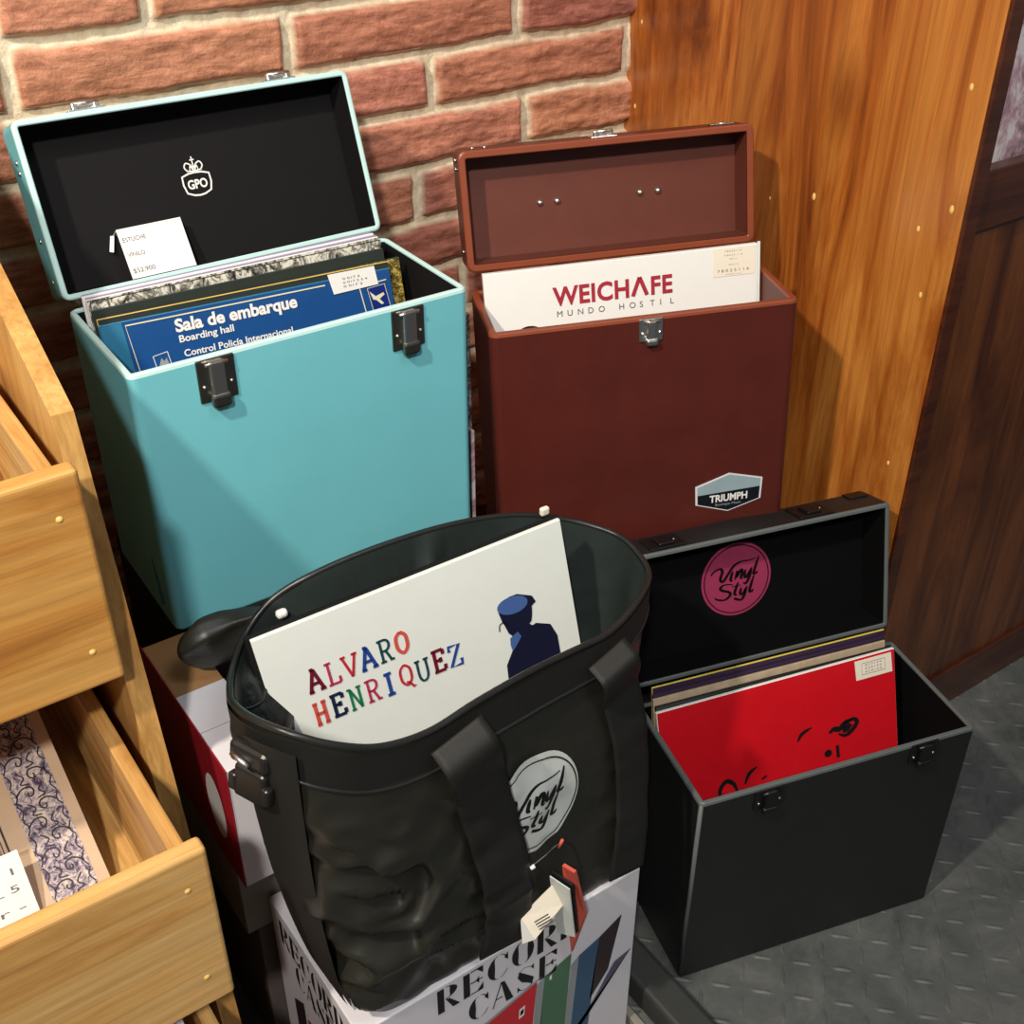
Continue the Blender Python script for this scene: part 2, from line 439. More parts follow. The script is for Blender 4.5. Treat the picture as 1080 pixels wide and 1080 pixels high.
def make_case(name, o, yaw, ty, W, D, H, phi, oy, oz, mo, me_, ml, t=.06, rc=.008, wall=.006):
    root = empty(name, Matrix.Translation(o) @ Matrix.Rotation(radians(yaw), 4, 'Z') @ Matrix.Rotation(radians(ty[0]), 4, 'Y') @ Matrix.Rotation(radians(ty[1]), 4, 'X'))
    e = MB()
    loft(e, [RL(W, D, .003, rc, 0), RL(W, D, .0008, rc, .0009), RL(W, D, 0, rc, .003), RL(W, D, 0, rc, H-.004), RL(W, D, .0006, rc, H-.0012), RL(W, D, .002, rc, H), RL(W, D, wall-.001, max(.001, rc-wall), H), RL(W, D, wall, max(.001, rc-wall), H-.001), RL(W, D, wall, .0015, H-.003), RL(W, D, wall, .0015, .006)],
         [mo, mo, mo, me_, me_, me_, me_, me_, ml], True, True)
    body = e.build('case_body', root)
    c, s = cos(phi), sin(phi)
    LM = Matrix(((1, 0, 0, 0), (0, -c, -s, D+oy), (0, s, -c, H+oz), (0, 0, 0, 1)))
    lid = None
    e = MB()
    loft(e, [RL(W, D, .004, rc, -t), RL(W, D, .001, rc, -t+.001), RL(W, D, 0, rc, -t+.004), RL(W, D, 0, rc, -.003), RL(W, D, .0006, rc, -.001), RL(W, D, .002, rc, 0), RL(W, D, wall-.001, max(.001, rc-wall), 0), RL(W, D, wall, .002, -.001), RL(W, D, wall, .0015, -.0025)],
         [mo, mo, mo, me_, me_, me_, me_, me_], True, False)
    lid = e.build('lid', root, LM)
    e = MB(); q = wall+.0003
    loft(e, [RL(W, D, q, .0015, -.0026), RL(W, D, q, .0015, -t+.007), RL(W, D, q, .0015, -t+.0065)], ml, False, True)
    e.build('lid_lining', lid)
    # hinge strip joining the two
    e = MB(); e.tube([(W*.06, D+.003, H+oz*.4), (W*.94, D+.003, H+oz*.4)], .003, 'gunmetal', 8)
    e.box(W*.06, W*.94, D, D+.0012, H-.02, H, 'gunmetal', .0005)
    e.build('hinge', root)
    return root, body, lid

# --- turquoise case
T_, Tb, Tl = make_case('record_case', (.262, .963, .498), -.763, (0, 0), .3543, .1718, .2889, radians(110.7), .0062, .0057, 'teal', 'tealedge', 'blacklin', .05)
tag(T_, 'turquoise record case with open black-lined lid, standing by the brick wall beside the plywood rack', 'record case')
o = latch('latch', T_, .0797, .2655, .037, .043, 'gunmetal', 'chrome')
o = latch('latch', T_, .2818, .2635, .037, .043, 'gunmetal', 'chrome')
catch(Tl, .0743, .1718, .05, .036, 'chrome'); catch(Tl, .2781, .1718, .05, .036, 'chrome')
for y in (.02, .06, .125, .135):
    q = MB(); q.lathe([(0, -.0022), (.0022, -.0016), (.003, 0)], (0, y, -.02), 'chrome', 12, axis='x'); q.build('rivet', Tl)
# emblem: crown over a shield with three letters
def gpo(a, b): return (.1757+a, .088+b, -.05+.0073)
e = MB()
sh = [(-.0148, .0075), (-.0075, .0098), (0, .0104), (.0075, .0098), (.0148, .0075), (.0152, -.001), (.0130, -.0095), (.006, -.0125), (0, -.0132), (-.006, -.0125), (-.0130, -.0095), (-.0152, -.001)]
stroke(e, sh, .0018, 'white', gpo, False, True)
text(e, 'GPO', 0, -.0058, .0092, 'white', gpo, .0215, .03, 1, 'CENTER')
for sx in (-1, 1):
    stroke(e, [(0, .0135), (sx*.003, .0185), (sx*.0075, .0205), (sx*.0098, .0165), (sx*.0075, .0125)], .0014, 'white', gpo)
    stroke(e, [(sx*.001, .0125), (sx*.0035, .017), (sx*.0045, .013)], .001, 'white', gpo)
stroke(e, [(-.008, .0125), (0, .0118), (.008, .0125)], .0014, 'white', gpo)
stroke(e, [(0, .012), (0, .0265)], .0013, 'white', gpo, False); stroke(e, [(-.0024, .0232), (.0024, .0232)], .0013, 'white', gpo, False)
e.build('emblem', Tl)

# --- chestnut case
B_, Bb, Bl = make_case('record_case', (.654-.0015, .948, .423), -24.46, (-2.44, -2.44), .3461, .1358, .30, radians(100.3), .0088, .0168, 'brown', 'brownedge', 'brownin', .05, .009, .0085)
tag(B_, 'chestnut brown record case with open lid, standing between the turquoise case and the wooden cabinet', 'record case')
latch('latch', B_, .1768, .2855, .027, .027, 'chrome', 'chrome')
catch(Bl, .1696, .1358, .05, .030, 'chrome'); 
q = MB(); q.box(.300, .328, .1358, .1372, -.03, -.018, 'gunmetal', .0005); q.lathe([(.006, .0), (.005, .002), (0, .0028)], (.3147, .1362, -.024), 'chrome', 14, axis='y'); q.build('handle_mount', Bl)
for x in (.0976, .1182, .2191, .2413):
    q = MB(); q.lathe([(.0042, 0), (.0040, .0016), (.0028, .0036), (0, .0044)], (x, .066, -.05+.0066), 'chrome', 16); q.build('rivet', Bl)
for p, ax in (((0, .125, -.02), 'x'), ((0, .115, -.02), 'x'), ((0, .022, -.02), 'x'), ((.02, .1358, -.02), 'y'), ((.034, .1358, -.02), 'y')):
    q = MB(); q.lathe([(0, -.0024), (.0024, -.0018), (.003, 0)] if ax == 'x' else [(.003, 0), (.0024, .0018), (0, .0024)], p, 'chrome', 12, axis=ax); q.build('rivet', Bl)
# hexagon badge
def bad(a, b): return (.2755+a, -.0012, .0645+b)
e = MB()
hexo = [(-.0415, .0125), (0, .0262), (.0415, .0145), (.0405, -.0140), (0, -.0262), (-.0405, -.0125)]
e.prism([(.2755+a, .0645+b) for a, b in hexo], -.001, 0, 'cardwhite')
k = .94
f2 = lambda a, b: (.2755+a, -.0013, .0645+b); f3 = lambda a, b: (.2755+a, -.0015, .0645+b)
M['steel'] = plain('pale steel blue', (150, 172, 180), .3); M['badgeblack'] = plain('badge black', (18, 24, 30), .3)
poly(e, [(a*k, b*k) for a, b in [(-.0415, .0125), (0, .0262), (.0415, .0145), (.0412, .0035), (-.0412, .0005)]], 'steel', f2)
poly(e, [(a*k, b*k) for a, b in [(-.0412, .0005), (.0412, .0035), (.0405, -.0140), (0, -.0262), (-.0405, -.0125)]], 'badgeblack', f2)
text(e, 'TRIUMPH', .0, -.0110, .0098, 'white', f3, .0470, .03, 1, 'CENTER')
text(e, 'Boutique Music', .0, -.0168, .0036, 'greyp', f3, .032, 0, 1, 'CENTER')
e.build('badge', B_)

# --- charcoal case
K_, Kb, Kl = make_case('record_case', (.677, .614, 0), -15.26, (0, 0), .3531, .1665, .3012, radians(105.1), .0107, .0126, 'char', 'charedge', 'deep', .055, .005)
tag(K_, 'charcoal black record case with open lid and pink round emblem, standing on the floor', 'record case')
latch('latch', K_, .0845, .2835, .036, .030, 'blackmetal', 'blackmetal'); latch('latch', K_, .2839, .2865, .036, .030, 'blackmetal', 'blackmetal')
for x in (.059, .255):
    q = MB(); q.box(x-.023, x+.023, .1665, .1688, -.043, -.006, 'blackmetal', .004); q.box(x-.010, x+.010, .1685, .1715, -.036, -.012, 'blackmetal', .002)
    o = q.build('latch', Kl)
    for dx, dz in ((.006, -.02), (-.004, -.012)):
        q = MB(); q.lathe([(.0016, 0), (.0013, .0008), (0, .001)], (x+dx+.008, .1688, dz-.004), 'chrome', 8, axis='y'); q.build('screw', o)
q = MB(); q.tube([(.0022, .0022, .012), (.0022, .0022, .298)], .0027, 'charedge', 10); q.build('edge_highlight', K_)  # grey strip added as a painted highlight along the worn, rounded corner
q = MB(); q.box(.318, .345, .1665, .1685, -.052, -.034, 'blackmetal', .001); q.build('corner_guard', Kl)
def pe(a, b): return (.1666+a, .0887+b, -.055+.0071)
def pe2(a, b): return (.1666+a, .0887+b, -.055+.0075)
e = MB(); disc(e, 0, 0, .048, 'pink', pe, 64); vinyl_emblem(e, 'deep', pe2, .048); e.build('emblem', Kl)

# ------------------------------------------------------------------ records
def rot_axes(yaw, lean, inp):
    u, s, t = radians(yaw), radians(lean), radians(inp)
    ex = Vector((cos(u), sin(u), 0)); n = Vector((-sin(u), cos(u), 0)); up = Vector((0, 0, 1))*cos(s)+n*sin(s)
    X = ex*cos(t)+up*sin(t); Z = up*cos(t)-ex*sin(t); return X, Z.cross(X), Z
def sleeve(TL, yaw, lean, inp, w, h, th, m, label, edge=None, group='record sleeves', name='record_sleeve', plastic=False):
    X, Y, Z = rot_axes(yaw, lean, inp)
    MT = Matrix((X, Y, Z)).transposed().to_4x4(); MT.translation = Vector(TL)
    e = MB(); edge = edge or m
    e.box(0, w, .0004, th, -h, 0, edge, .0006)
    e.box(.0006, w-.0006, 0, .0006, -h+.0006, -.0008, m)
    o = e.build(name, None, MT); o.matrix_world = MT
    return tag(o, label, 'record', group)
def caseframe(root, l): return root.matrix_world @ Vector(l)
bpy.context.view_layer.update()
def f2d(y=-.0007): return lambda u, v: (u, y, -v)

# in the turquoise case
Ty = -.763
blue = sleeve(caseframe(T_, (.009, .100, .297)), Ty, 15, -2.2, .308, .287, .0045, 'blue', 'blue record sleeve lettered Sala de embarque, front of the turquoise case', 'bluelite', 'records in the turquoise case')
e = MB(); F = f2d()
poly(e, [(0.001, .001), (.021, .001), (.03, .14), (.001, .14)], 'bluelite', F)
e.build('cover_strip', blue)
def flip(fn): return lambda a, b: fn(a, -b)
e = MB(); G = flip(f2d(-.0009))
text(e, 'Sala de embarque', .0705, -.0200, .0125, 'white', G, .128, .035)
text(e, 'Boarding hall', .072, -.0305, .0070, 'white', G, .056, .02)
text(e, 'Control Policía Internacional', .074, -.0450, .0068, 'white', G, .115, .02)
e.build('title_lettering', blue)
e = MB(); F = f2d(-.0009)
stroke(e, [(.032, .085), (.024, .0045), (.232, .0045)], .0014, 'cream', F, False)
stroke(e, [(.246, .0145), (.302, .0110)], .0012, 'cream', F, False)
stroke(e, [(.270, .0150), (.276, .06)], .0012, 'cream', F, False)
stroke(e, [(.0435, .0385), (.058, .0365), (.060, .052), (.0455, .054)], .0009, 'white', F, False, True)
poly(e, [(.047, .050), (.051, .0415), (.0535, .045), (.056, .042), (.058, .050)], 'greyp', F)
M['navyblue'] = plain('deep blue panel', (28, 44, 120), .3)
poly(e, [(.2785, .0165), (.299, .0150), (.303, .042), (.2825, .044)], 'navyblue', F)
F4 = f2d(-.0011)
stroke(e, [(.2785, .0165), (.299, .0150), (.303, .042), (.2825, .044)], .0008, 'cream', F4, False, True)
poly(e, [(.2805, .020), (.287, .026), (.2965, .0235), (.2975, .026), (.291, .0295), (.2955, .0350), (.2925, .0355), (.287, .0300), (.2835, .0290)], 'cream', F4)
e.build('cover_print', blue)
e = MB(); F = f2d(-.0013)
poly(e, [(.236, -.0055), (.290, -.0055), (.292, .0140), (.240, .0155)], 'white', F)
G = lambda a, b: (a, -.0016, b)
for y, w in ((-.0005, .020), (-.0045, .028), (-.0085, .022)): text(e, '0 017 2 5 4 3'[:int(w*400)], .252, y-.002, .0022, 'typed', G, w)
e.build('price_sticker', blue)
gT = 'records in the turquoise case'
sleeve(caseframe(T_, (.010, .1060, .3010)), Ty, 15, -2.0, .309, .289, .0035, 'darksleeve', 'dark green record sleeve with gold top edge, right behind the blue one', 'goldline', gT)
sleeve(caseframe(T_, (.0175, .1105, .2975)), Ty, 15, -1.4, .318, .291, .004, 'brocade', 'black and gold patterned record sleeve sticking out rightmost in the turquoise case', 'darksleeve', gT)
sleeve(caseframe(T_, (.010, .1190, .3050)), Ty, 14, -1.0, .312, .293, .004, 'darksleeve', 'plain dark green record sleeve, behind the gold patterned one in the turquoise case', 'darksleeve', gT)
sleeve(caseframe(T_, (.012, .1270, .3105)), Ty, 12, -.8, .312, .298, .0015, 'busybw', 'black and white mottled record sleeve with black edge, in the middle of the turquoise case', 'ink', gT)
sleeve(caseframe(T_, (.010, .1320, .3110)), Ty, 11, -.6, .314, .298, .004, 'busybw', 'mottled record sleeve with a broad white edge, middle of the turquoise case', 'white', gT)
sleeve(caseframe(T_, (.012, .1400, .3095)), Ty, 10, -.5, .314, .300, .002, 'purple', 'lilac edged record sleeve near the back of the turquoise case', 'purple', gT)
sleeve(caseframe(T_, (.010, .1455, .3095)), Ty, 9, -.5, .316, .300, .004, 'white', 'white edged record sleeve, second from the back of the turquoise case', 'white', gT)
sleeve(caseframe(T_, (.012, .1530, .3080)), Ty, 9, -.4, .314, .300, .002, 'purple', 'lilac record sleeve at the very back of the turquoise case', 'purple', gT)

# in the chestnut case
wei = sleeve(caseframe(B_, (.0100, .098, .331)), -24.46, 8, 0, .3215, .318, .008, 'white', 'white record sleeve lettered WEICHAFE, in the chestnut brown case', 'white', 'loose records')
wei.matrix_world = B_.matrix_world @ Matrix.Translation((.0100, .098, .331)) @ Matrix.Rotation(radians(-7), 4, 'X') @ Matrix.Rotation(radians(-.25), 4, 'Y')
e = MB(); G = lambda a, b: (a, -.0008, b)
y0, h, x0, wl = -.0445, .0215, .078, .141
# bold lettering, the A without its bar
text(e, 'WEICH', x0, y0, h, 'weired', G, wl*.635, .03, 1.06)
stroke(e, [(x0+wl*.665, y0), (x0+wl*.725, y0+h)], .0046, 'weired', G, False); stroke(e, [(x0+wl*.785, y0), (x0+wl*.725, y0+h)], .0046, 'weired', G, False)
text(e, 'FE', x0+wl*.82, y0, h, 'weired', G, wl*.18, .03, 1.08)
for i, ch in enumerate('MUNDO HOSTIL'):
    text(e, ch, .082+i*.0122, -.0580, .0072, 'greyink', G)
disc(e, .049, -.0865, .0205, 'ink', G, 40, .003); disc(e, .049, -.0865, .0165, 'ink', G, 40, .0012)
e.build('title_lettering', wei)
e = MB(); M['creamlabel'] = plain('cream label', (240, 232, 214), .5, var=.01)
poly(e, [(.268, -.001), (.3185, -.001), (.3185, -.034), (.268, -.034)], 'creamlabel', lambda a, b: (a, -.0006, b))
for y, w, hh in ((-.006, .020, .002), (-.0105, .022, .0016), (-.0150, .009, .0016), (-.0215, .012, .0016), (-.0290, .038, .0034), (-.0325, .018, .0012)):
    text(e, '7 8 0 2 5 1 1 6', .292, y, hh, 'typed', G, w, 0, 1, 'CENTER')
e.build('price_sticker', wei)
e = MB(); e.box(.3215, .3250, .001, .0018, -.318, .002, 'glosswhite'); e.build('plastic_cover', wei)

# in the charcoal case
red = sleeve((.7202, .738, .315), -17.1, 17.3, 2.6, .3145, .312, .005, 'redsleeve', 'red record sleeve with black brush marks, front of the charcoal case', 'white', 'records in the charcoal case')
e = MB(); G = lambda u, v: (u, -.0008, -v)
B = 'ink'
GB = G
for k, fn_ in enumerate([
    lambda e: (stroke(e, [(.2195, .0885), (.226, .0850), (.234, .0865), (.243, .0800), (.252, .0790)], lambda t, d: .0035+.004*sin(pi*t), B, GB), stroke(e, [(.232, .0930), (.241, .0975), (.251, .0930), (.258, .0835), (.252, .0780), (.240, .0815)], lambda t, d: .0025+.0035*sin(pi*t), B, GB), poly(e, [(.238, .086), (.247, .082), (.252, .086), (.246, .093), (.238, .094)], B, GB)),
    lambda e: (stroke(e, [(.176, .0880), (.183, .0790), (.196, .0740)], lambda t, d: .0015+.0035*sin(pi*t), B, GB)),
    lambda e: (disc(e, .2165, .1155, .0052, B, GB, 16)),
    lambda e: (stroke(e, [(.2295, .1080), (.2300, .1250)], .0042, B, GB, False)),
    lambda e: (stroke(e, [(.069, .1400), (.070, .1220), (.079, .1130), (.088, .1190), (.092, .1300)], lambda t, d: .003+.003*sin(pi*t), B, GB)),
    lambda e: (stroke(e, [(.103, .1240), (.109, .1120), (.120, .1050)], lambda t, d: .002+.003*sin(pi*t), B, GB)),
    lambda e: (stroke(e, [(.125, .1240), (.132, .1210)], .003, B, GB, False)),
]):
    e = MB(); fn_(e); e.build('brush_mark', red)
e = MB(); poly(e, [(.2585, .003), (.3090, .003), (.3100, .0290), (.2600, .0290)], 'creamlabel', lambda u, v: (u, -.0010, -v))
G2 = lambda a, b: (a, -.0013, b)
stroke(e, [(.2680, -.008), (.3000, -.008), (.3000, -.023), (.2680, -.023)], .0006, 'typed', G2, False, True)
for y in (-.012, -.0165, -.021): text(e, '8 2 0 1 5 0', .284, y, .0024, 'typed', G2, .022, 0, 1, 'CENTER')
e.build('price_sticker', red)
gk = 'records in the charcoal case'
sleeve(caseframe(K_, (.011, .1375, .3180)), -16.2, 15, 1.0, .314, .312, .004, 'darksleeve', 'black record sleeve right behind the red one', 'ink', gk)
sleeve(caseframe(K_, (.010, .1430, .3250)), -15.6, 13, .5, .312, .315, .0035, 'beige', 'beige record sleeve in the middle of the charcoal case', 'beige', gk)
sleeve(caseframe(K_, (.011, .1475, .3280)), -15.3, 12, .3, .314, .318, .003, 'darkpurple', 'dark purple record sleeve in the charcoal case, in front of the yellow edged one', 'darkpurple', gk)
sleeve(caseframe(K_, (.012, .1520, .3350)), -15.26, 10, .2, .314, .322, .003, 'darkpurple', 'yellow edged record sleeve at the very back of the charcoal case', 'yellow', gk)

# ------------------------------------------------------------------ price card in the turquoise lid
e = MB()
cardm = Tl.matrix_world if False else (T_.matrix_world @ Tl.matrix_local)
CM = cardm @ Matrix.Translation((.0755, .0065, -.0165)) @ Matrix.Rotation(radians(-14), 4, 'X')
e.box(0, .068, 0, .052, -.0006, 0, 'white', 0); 
e.box(-.001, .068, .050, .0506, -.014, 0, 'white', 0)
e.prism([(.0, .0500), (-.004, .0505), (-.0100, .0350), (-.0060, .0335)], -.0135, -.0128, 'white', None, 'z')
card = e.build('price_card'); card.matrix_world = CM
tag(card, 'folded white price card with typed lines, standing in the open turquoise lid', 'price card')
e = MB(); G = lambda a, b: (a, b, .0004)
text(e, 'ESTUCHE', .003, .038, .0046, 'typed', G, .024); text(e, 'VINILO', .003, .0225, .0046, 'typed', G, .018); text(e, '$52.900', .003, .0055, .0050, 'typed', G, .023)
e.build('typed_lettering', card)

# ------------------------------------------------------------------ cartons under and around
def carton(name, x0, x1, y0, y1, z0, z1, m, label, cat='box', extra=None, mat4=None):
    e = MB(); e.box(x0, x1, y0, y1, z0, z1, m, .0015)
    if extra: extra(e)
    o = e.build(name, None, mat4); return tag(o, label, cat)
def tape(x0, x1, y0, y1, z): 
    return lambda e: e.box(x0, x1, y0, y1, z, z+.0006, 'kraft')
dc = carton('cardboard_box', .272, .622, .964, 1.175, 0, .4965, 'darkcard', 'dark carton under the turquoise record case', 'box', None)
# slim crimson and white box left of the bag
e = MB(); e.box(.2235, .2725, .757, .9615, .345, .4975, 'kraft', .0012)
e.box(.2235, .2727, .7565, .873, .3448, .4980, 'cardwhite', .0008)
rb = e.build('gift_box'); tag(rb, 'crimson sided white and kraft box, wedged between the bag and the rack', 'box')
e = MB(); e.box(.2222, .2236, .7555, .9625, .3445, .4995, 'redcard', .0005); o = e.build('side_panel', rb); o['label'] = 'crimson side panel'
e = MB(); e.add([(.2219, .800+.021*cos(a*pi/12), .418+.040*sin(a*pi/12)) for a in range(24)], [list(range(24))], 'white'); e.build('oval_mark', rb)
e = MB(); e.box(.2236, .2730, .8138, .8144, .4980, .4984, 'greyp'); 
for k in range(5): e.tube([(.262+.002*k, .842-.009*k, .4985), (.268+.001*k, .838-.009*k, .4985)], .0005, 'ink', 6)
e.build('flap_seam', rb)
carton('cardboard_box', .226, .30, .790, .960, .235, .3445, 'greycard', 'grey cardboard box directly under the crimson and white box')
carton('cardboard_box', .240, .60, .800, .962, 0, .2345, 'greybox', 'grey brown box on the floor behind the white record case carton')
# prop of the chestnut case
BM = B_.matrix_world
e = MB(); e.box(.004, .338, .004, .150, -.15, -.0006, 'greycard', .002); o = e.build('cardboard_box'); o.matrix_world = BM.copy(); tag(o, 'grey cardboard box right under the chestnut brown record case', 'box')
e = MB(); e.box(.70, 1.03, .90, 1.10, 0, .262, 'darkcard', .002); tag(e.build('cardboard_box'), 'dark carton on the floor behind the charcoal record case', 'box')
# printed sleeves propped in the gap between the two upper cases
e = MB(); e.box(.640, .6445, 1.00, 1.20, .42, .735, 'busybw', .0006); 
o = e.build('record_sleeve'); tag(o, 'black and white mottled sleeve standing in the gap beside the turquoise case', 'record')
e = MB(); e.box(.633, .638, .985, 1.19, .36, .60, 'photo', .0006); o = e.build('record_sleeve'); tag(o, 'pinkish photo sleeve low in the gap beside the turquoise case', 'record')

# record case carton (white, printed)
e = MB(); e.box(.252, .583, .600, .786, 0, .280, 'cardwhite', .0015)
rc = e.build('record_carton'); tag(rc, 'white printed RECORD CASE carton standing on the floor under the black bag', 'box')
def fatletter(mb, ch, x, y, h, w, m, fn):
    """high contrast stencil capitals"""
    X = lambda a: x+a*w; Y = lambda b: y+b*h
    def P(*pts): poly(mb, [(X(a), Y(b)) for a, b in pts], m, fn)
    def crescent(cx, cy, rx, ry, a0, a1, th):
        n = 14; out = []; inn = []
        for i in range(n+1):
            t = radians(a0+(a1-a0)*i/n); q = sin(pi*i/n)
            out.append((cx+rx*cos(t), cy+ry*sin(t))); inn.append((cx+(rx-th*q-.02)*cos(t), cy+(ry-.02)*sin(t)))
        pts = out+inn[::-1]
        for i in range(n): P(out[i], out[i+1], inn[i+1], inn[i])
    if ch in 'REDB': P((.06, 0), (.34, 0), (.34, 1), (.06, 1))
    if ch == 'R':
        crescent(.40, .75, .50, .25, -88, 88, .30); P((.42, .46), (.56, .46), (1.0, .0), (.70, 0)); P((.40, .47), (.5, .47), (.5, .52), (.40, .52))
    if ch == 'E':
        for b in (0, .47, .95): P((.38, b), (.9, b), (.9, b+.05), (.38, b+.05))
        P((.92, .0), (.92, .3), (.66, .05), (.66, 0)); P((.92, 1), (.92, .7), (.66, .95), (.66, 1)); P((.74, .35), (.74, .65), (.60, .5))
    if ch == 'C':
        crescent(.52, .5, .50, .5, 95, 265, .30); crescent(.52, .5, .46, .5, 30, 85, .05); crescent(.52, .5, .46, .5, 275, 330, .05); P((.92, .95), (.92, .62), (.74, .80))
    if ch == 'O':
        crescent(.47, .5, .47, .5, 95, 265, .28); crescent(.53, .5, .47, .5, -85, 85, .28)
    if ch == 'D': crescent(.42, .5, .55, .5, -88, 88, .30)
    if ch == 'A':
        P((.0, 0), (.06, 0), (.48, 1), (.42, 1)); P((.42, .98), (.58, .98), (1.0, 0), (.66, 0)); P((.2, .3), (.5, .3), (.5, .35), (.22, .35))
    if ch == 'S':
        P((.1, .72), (.2, .93), (.9, .35), (.8, .1), (.55, .28), (.3, .42)); crescent(.45, .74, .38, .26, 40, 150, .05); crescent(.52, .26, .40, .26, 210, 330, .05)
        P((.1, .3), (.1, .02), (.24, .14)); P((.88, .72), (.88, .98), (.74, .88))
def fatword(mb, word, x, y, h, w, m, fn, sp=.10):
    for ch in word:
        fatletter(mb, ch, x, y, h, w, m, fn); x += w*(1+sp)
e = MB(); G = lambda a, b: (a, .600-.0006, b)
fatword(e, 'RECORD', .3335, .2395, .036, .0265, 'ink', G)
fatword(e, 'CASE', .369, .1955, .036, .0255, 'ink', G)
o = e.build('front_lettering', rc)
e = MB(); G = lambda a, b: (a, .600-.0005, b)
G2 = lambda a, b: (a, .600-.0008, b); G3 = lambda a, b: (a, .600-.0011, b)
def pq(pts, m, g=G): poly(e, pts, m, g)
pq([(.47, .03), (.58, .152), (.556, .146), (.53, .10), (.47, .01)], 'shadowp')
pq([(.462, .196), (.496, .208), (.488, .03), (.452, .02)], 'greenp'); pq([(.452, .190), (.462, .196), (.454, .02), (.444, .02)], 'greyp')
pq([(.506, .196), (.533, .206), (.524, .06), (.498, .05)], 'bluep'); pq([(.496, .188), (.506, .196), (.498, .05), (.488, .04)], 'greyp')
pq([(.533, .206), (.562, .222), (.548, .140), (.524, .105)], 'darkp')
pq([(.375, .172), (.452, .196), (.440, .02), (.365, -.0+.01)], 'redp', G2); pq([(.375, .172), (.452, .196), (.458, .201), (.385, .180)], 'greyp', G2)
pq([(.430, .168), (.437, .170), (.436, .154), (.429, .152)], 'white', G3); pq([(.4315, .164), (.4355, .166), (.435, .158), (.431, .156)], 'ink', G3)
pq([(.468, .192), (.471, .193), (.471, .186), (.468, .185)], 'white', G2)
e.build('printed_cases', rc)
e = MB(); G = lambda a, b: (.252-.0006, a, b)
GL = lambda a, b: (.252-.0006, .775-a, b)
fatword(e, 'RECORD', .008, .233, .034, .0215, 'ink', GL, .08)
fatword(e, 'CASE', .036, .193, .034, .0205, 'ink', GL, .08)
poly(e, [(.05, .15), (.10, .165), (.10, .03), (.05, .02)], 'redp', GL); poly(e, [(.10, .165), (.13, .175), (.13, .05), (.10, .03)], 'greenp', GL); poly(e, [(.02, .15), (.045, .17), (.045, .04), (.02, .03)], 'darkp', GL)
e.build('side_lettering', rc)

# black bar on the floor between carton and charcoal case
e = MB(); e.box(.612, .652, .22, 1.0, .0, .042, 'black_rubber', .005)
tag(e.build('floor_rail'), 'dark grey rail lying on the floor between the white carton and the charcoal case', 'rail')
e = MB(); e.box(.590, .600, .30, .99, 0, .012, 'greycard', .002); tag(e.build('floor_strip'), 'thin grey strip on the floor beside the white carton', 'strip')

# ------------------------------------------------------------------ the bag
RIM = [(.222, .70, .622), (.220, .66, .640), (.232, .625, .646), (.261, .607, .631), (.298, .603, .611), (.344, .606, .599), (.396, .614, .598), (.461, .626, .591), (.507, .634, .583), (.561, .645, .573), (.609, .662, .577), (.647, .690, .572), (.664, .722, .570), (.668, .765, .571), (.635, .802, .581), (.580, .82, .599), (.508, .827, .612), (.429, .829, .617), (.360, .832, .612), (.317, .840, .594), (.285, .832, .574), (.256, .797, .570), (.236, .750, .588)]
BC = (.43, .70)
def polar_table(pts):
    tb = sorted((atan2(p[1]-BC[1], p[0]-BC[0]) % (2*pi), hypot(p[0]-BC[0], p[1]-BC[1]), p[2]) for p in pts)
    return tb
def lookup(tb, a):
    a %= 2*pi; n = len(tb)
    for i in range(n):
        a0 = tb[i-1][0]-(2*pi if i == 0 else 0); a1 = tb[i][0]
        if a0 <= a <= a1 or (i == 0 and a-2*pi >= a0 and a-2*pi <= a1):
            if not (a0 <= a <= a1): a -= 2*pi
            t = (a-a0)/(a1-a0+1e-9); p0, p1 = tb[i-1], tb[i]; return p0[1]+(p1[1]-p0[1])*t, p0[2]+(p1[2]-p0[2])*t
    a1 = tb[0][0]+2*pi; a0 = tb[-1][0]; t = (a-a0)/(a1-a0+1e-9); return tb[-1][1]+(tb[0][1]-tb[-1][1])*t, tb[-1][2]+(tb[0][2]-tb[-1][2])*t
cr = [Vector(p) for p in RIM]; smooth_rim = []
for i in range(len(cr)):
    a, b, c, d = cr[i-1], cr[i], cr[(i+1) % len(cr)], cr[(i+2) % len(cr)]
    for k in range(6):
        t = k/6; smooth_rim.append(.5*((2*b)+(c-a)*t+(2*a-5*b+4*c-d)*t*t+(3*b-a-3*c+d)*t**3))
RT = polar_table(smooth_rim)
BT = polar_table([(x, y, .2815) for x, y in rr_loop(.262, .604, .601, .762, .03, 8)])
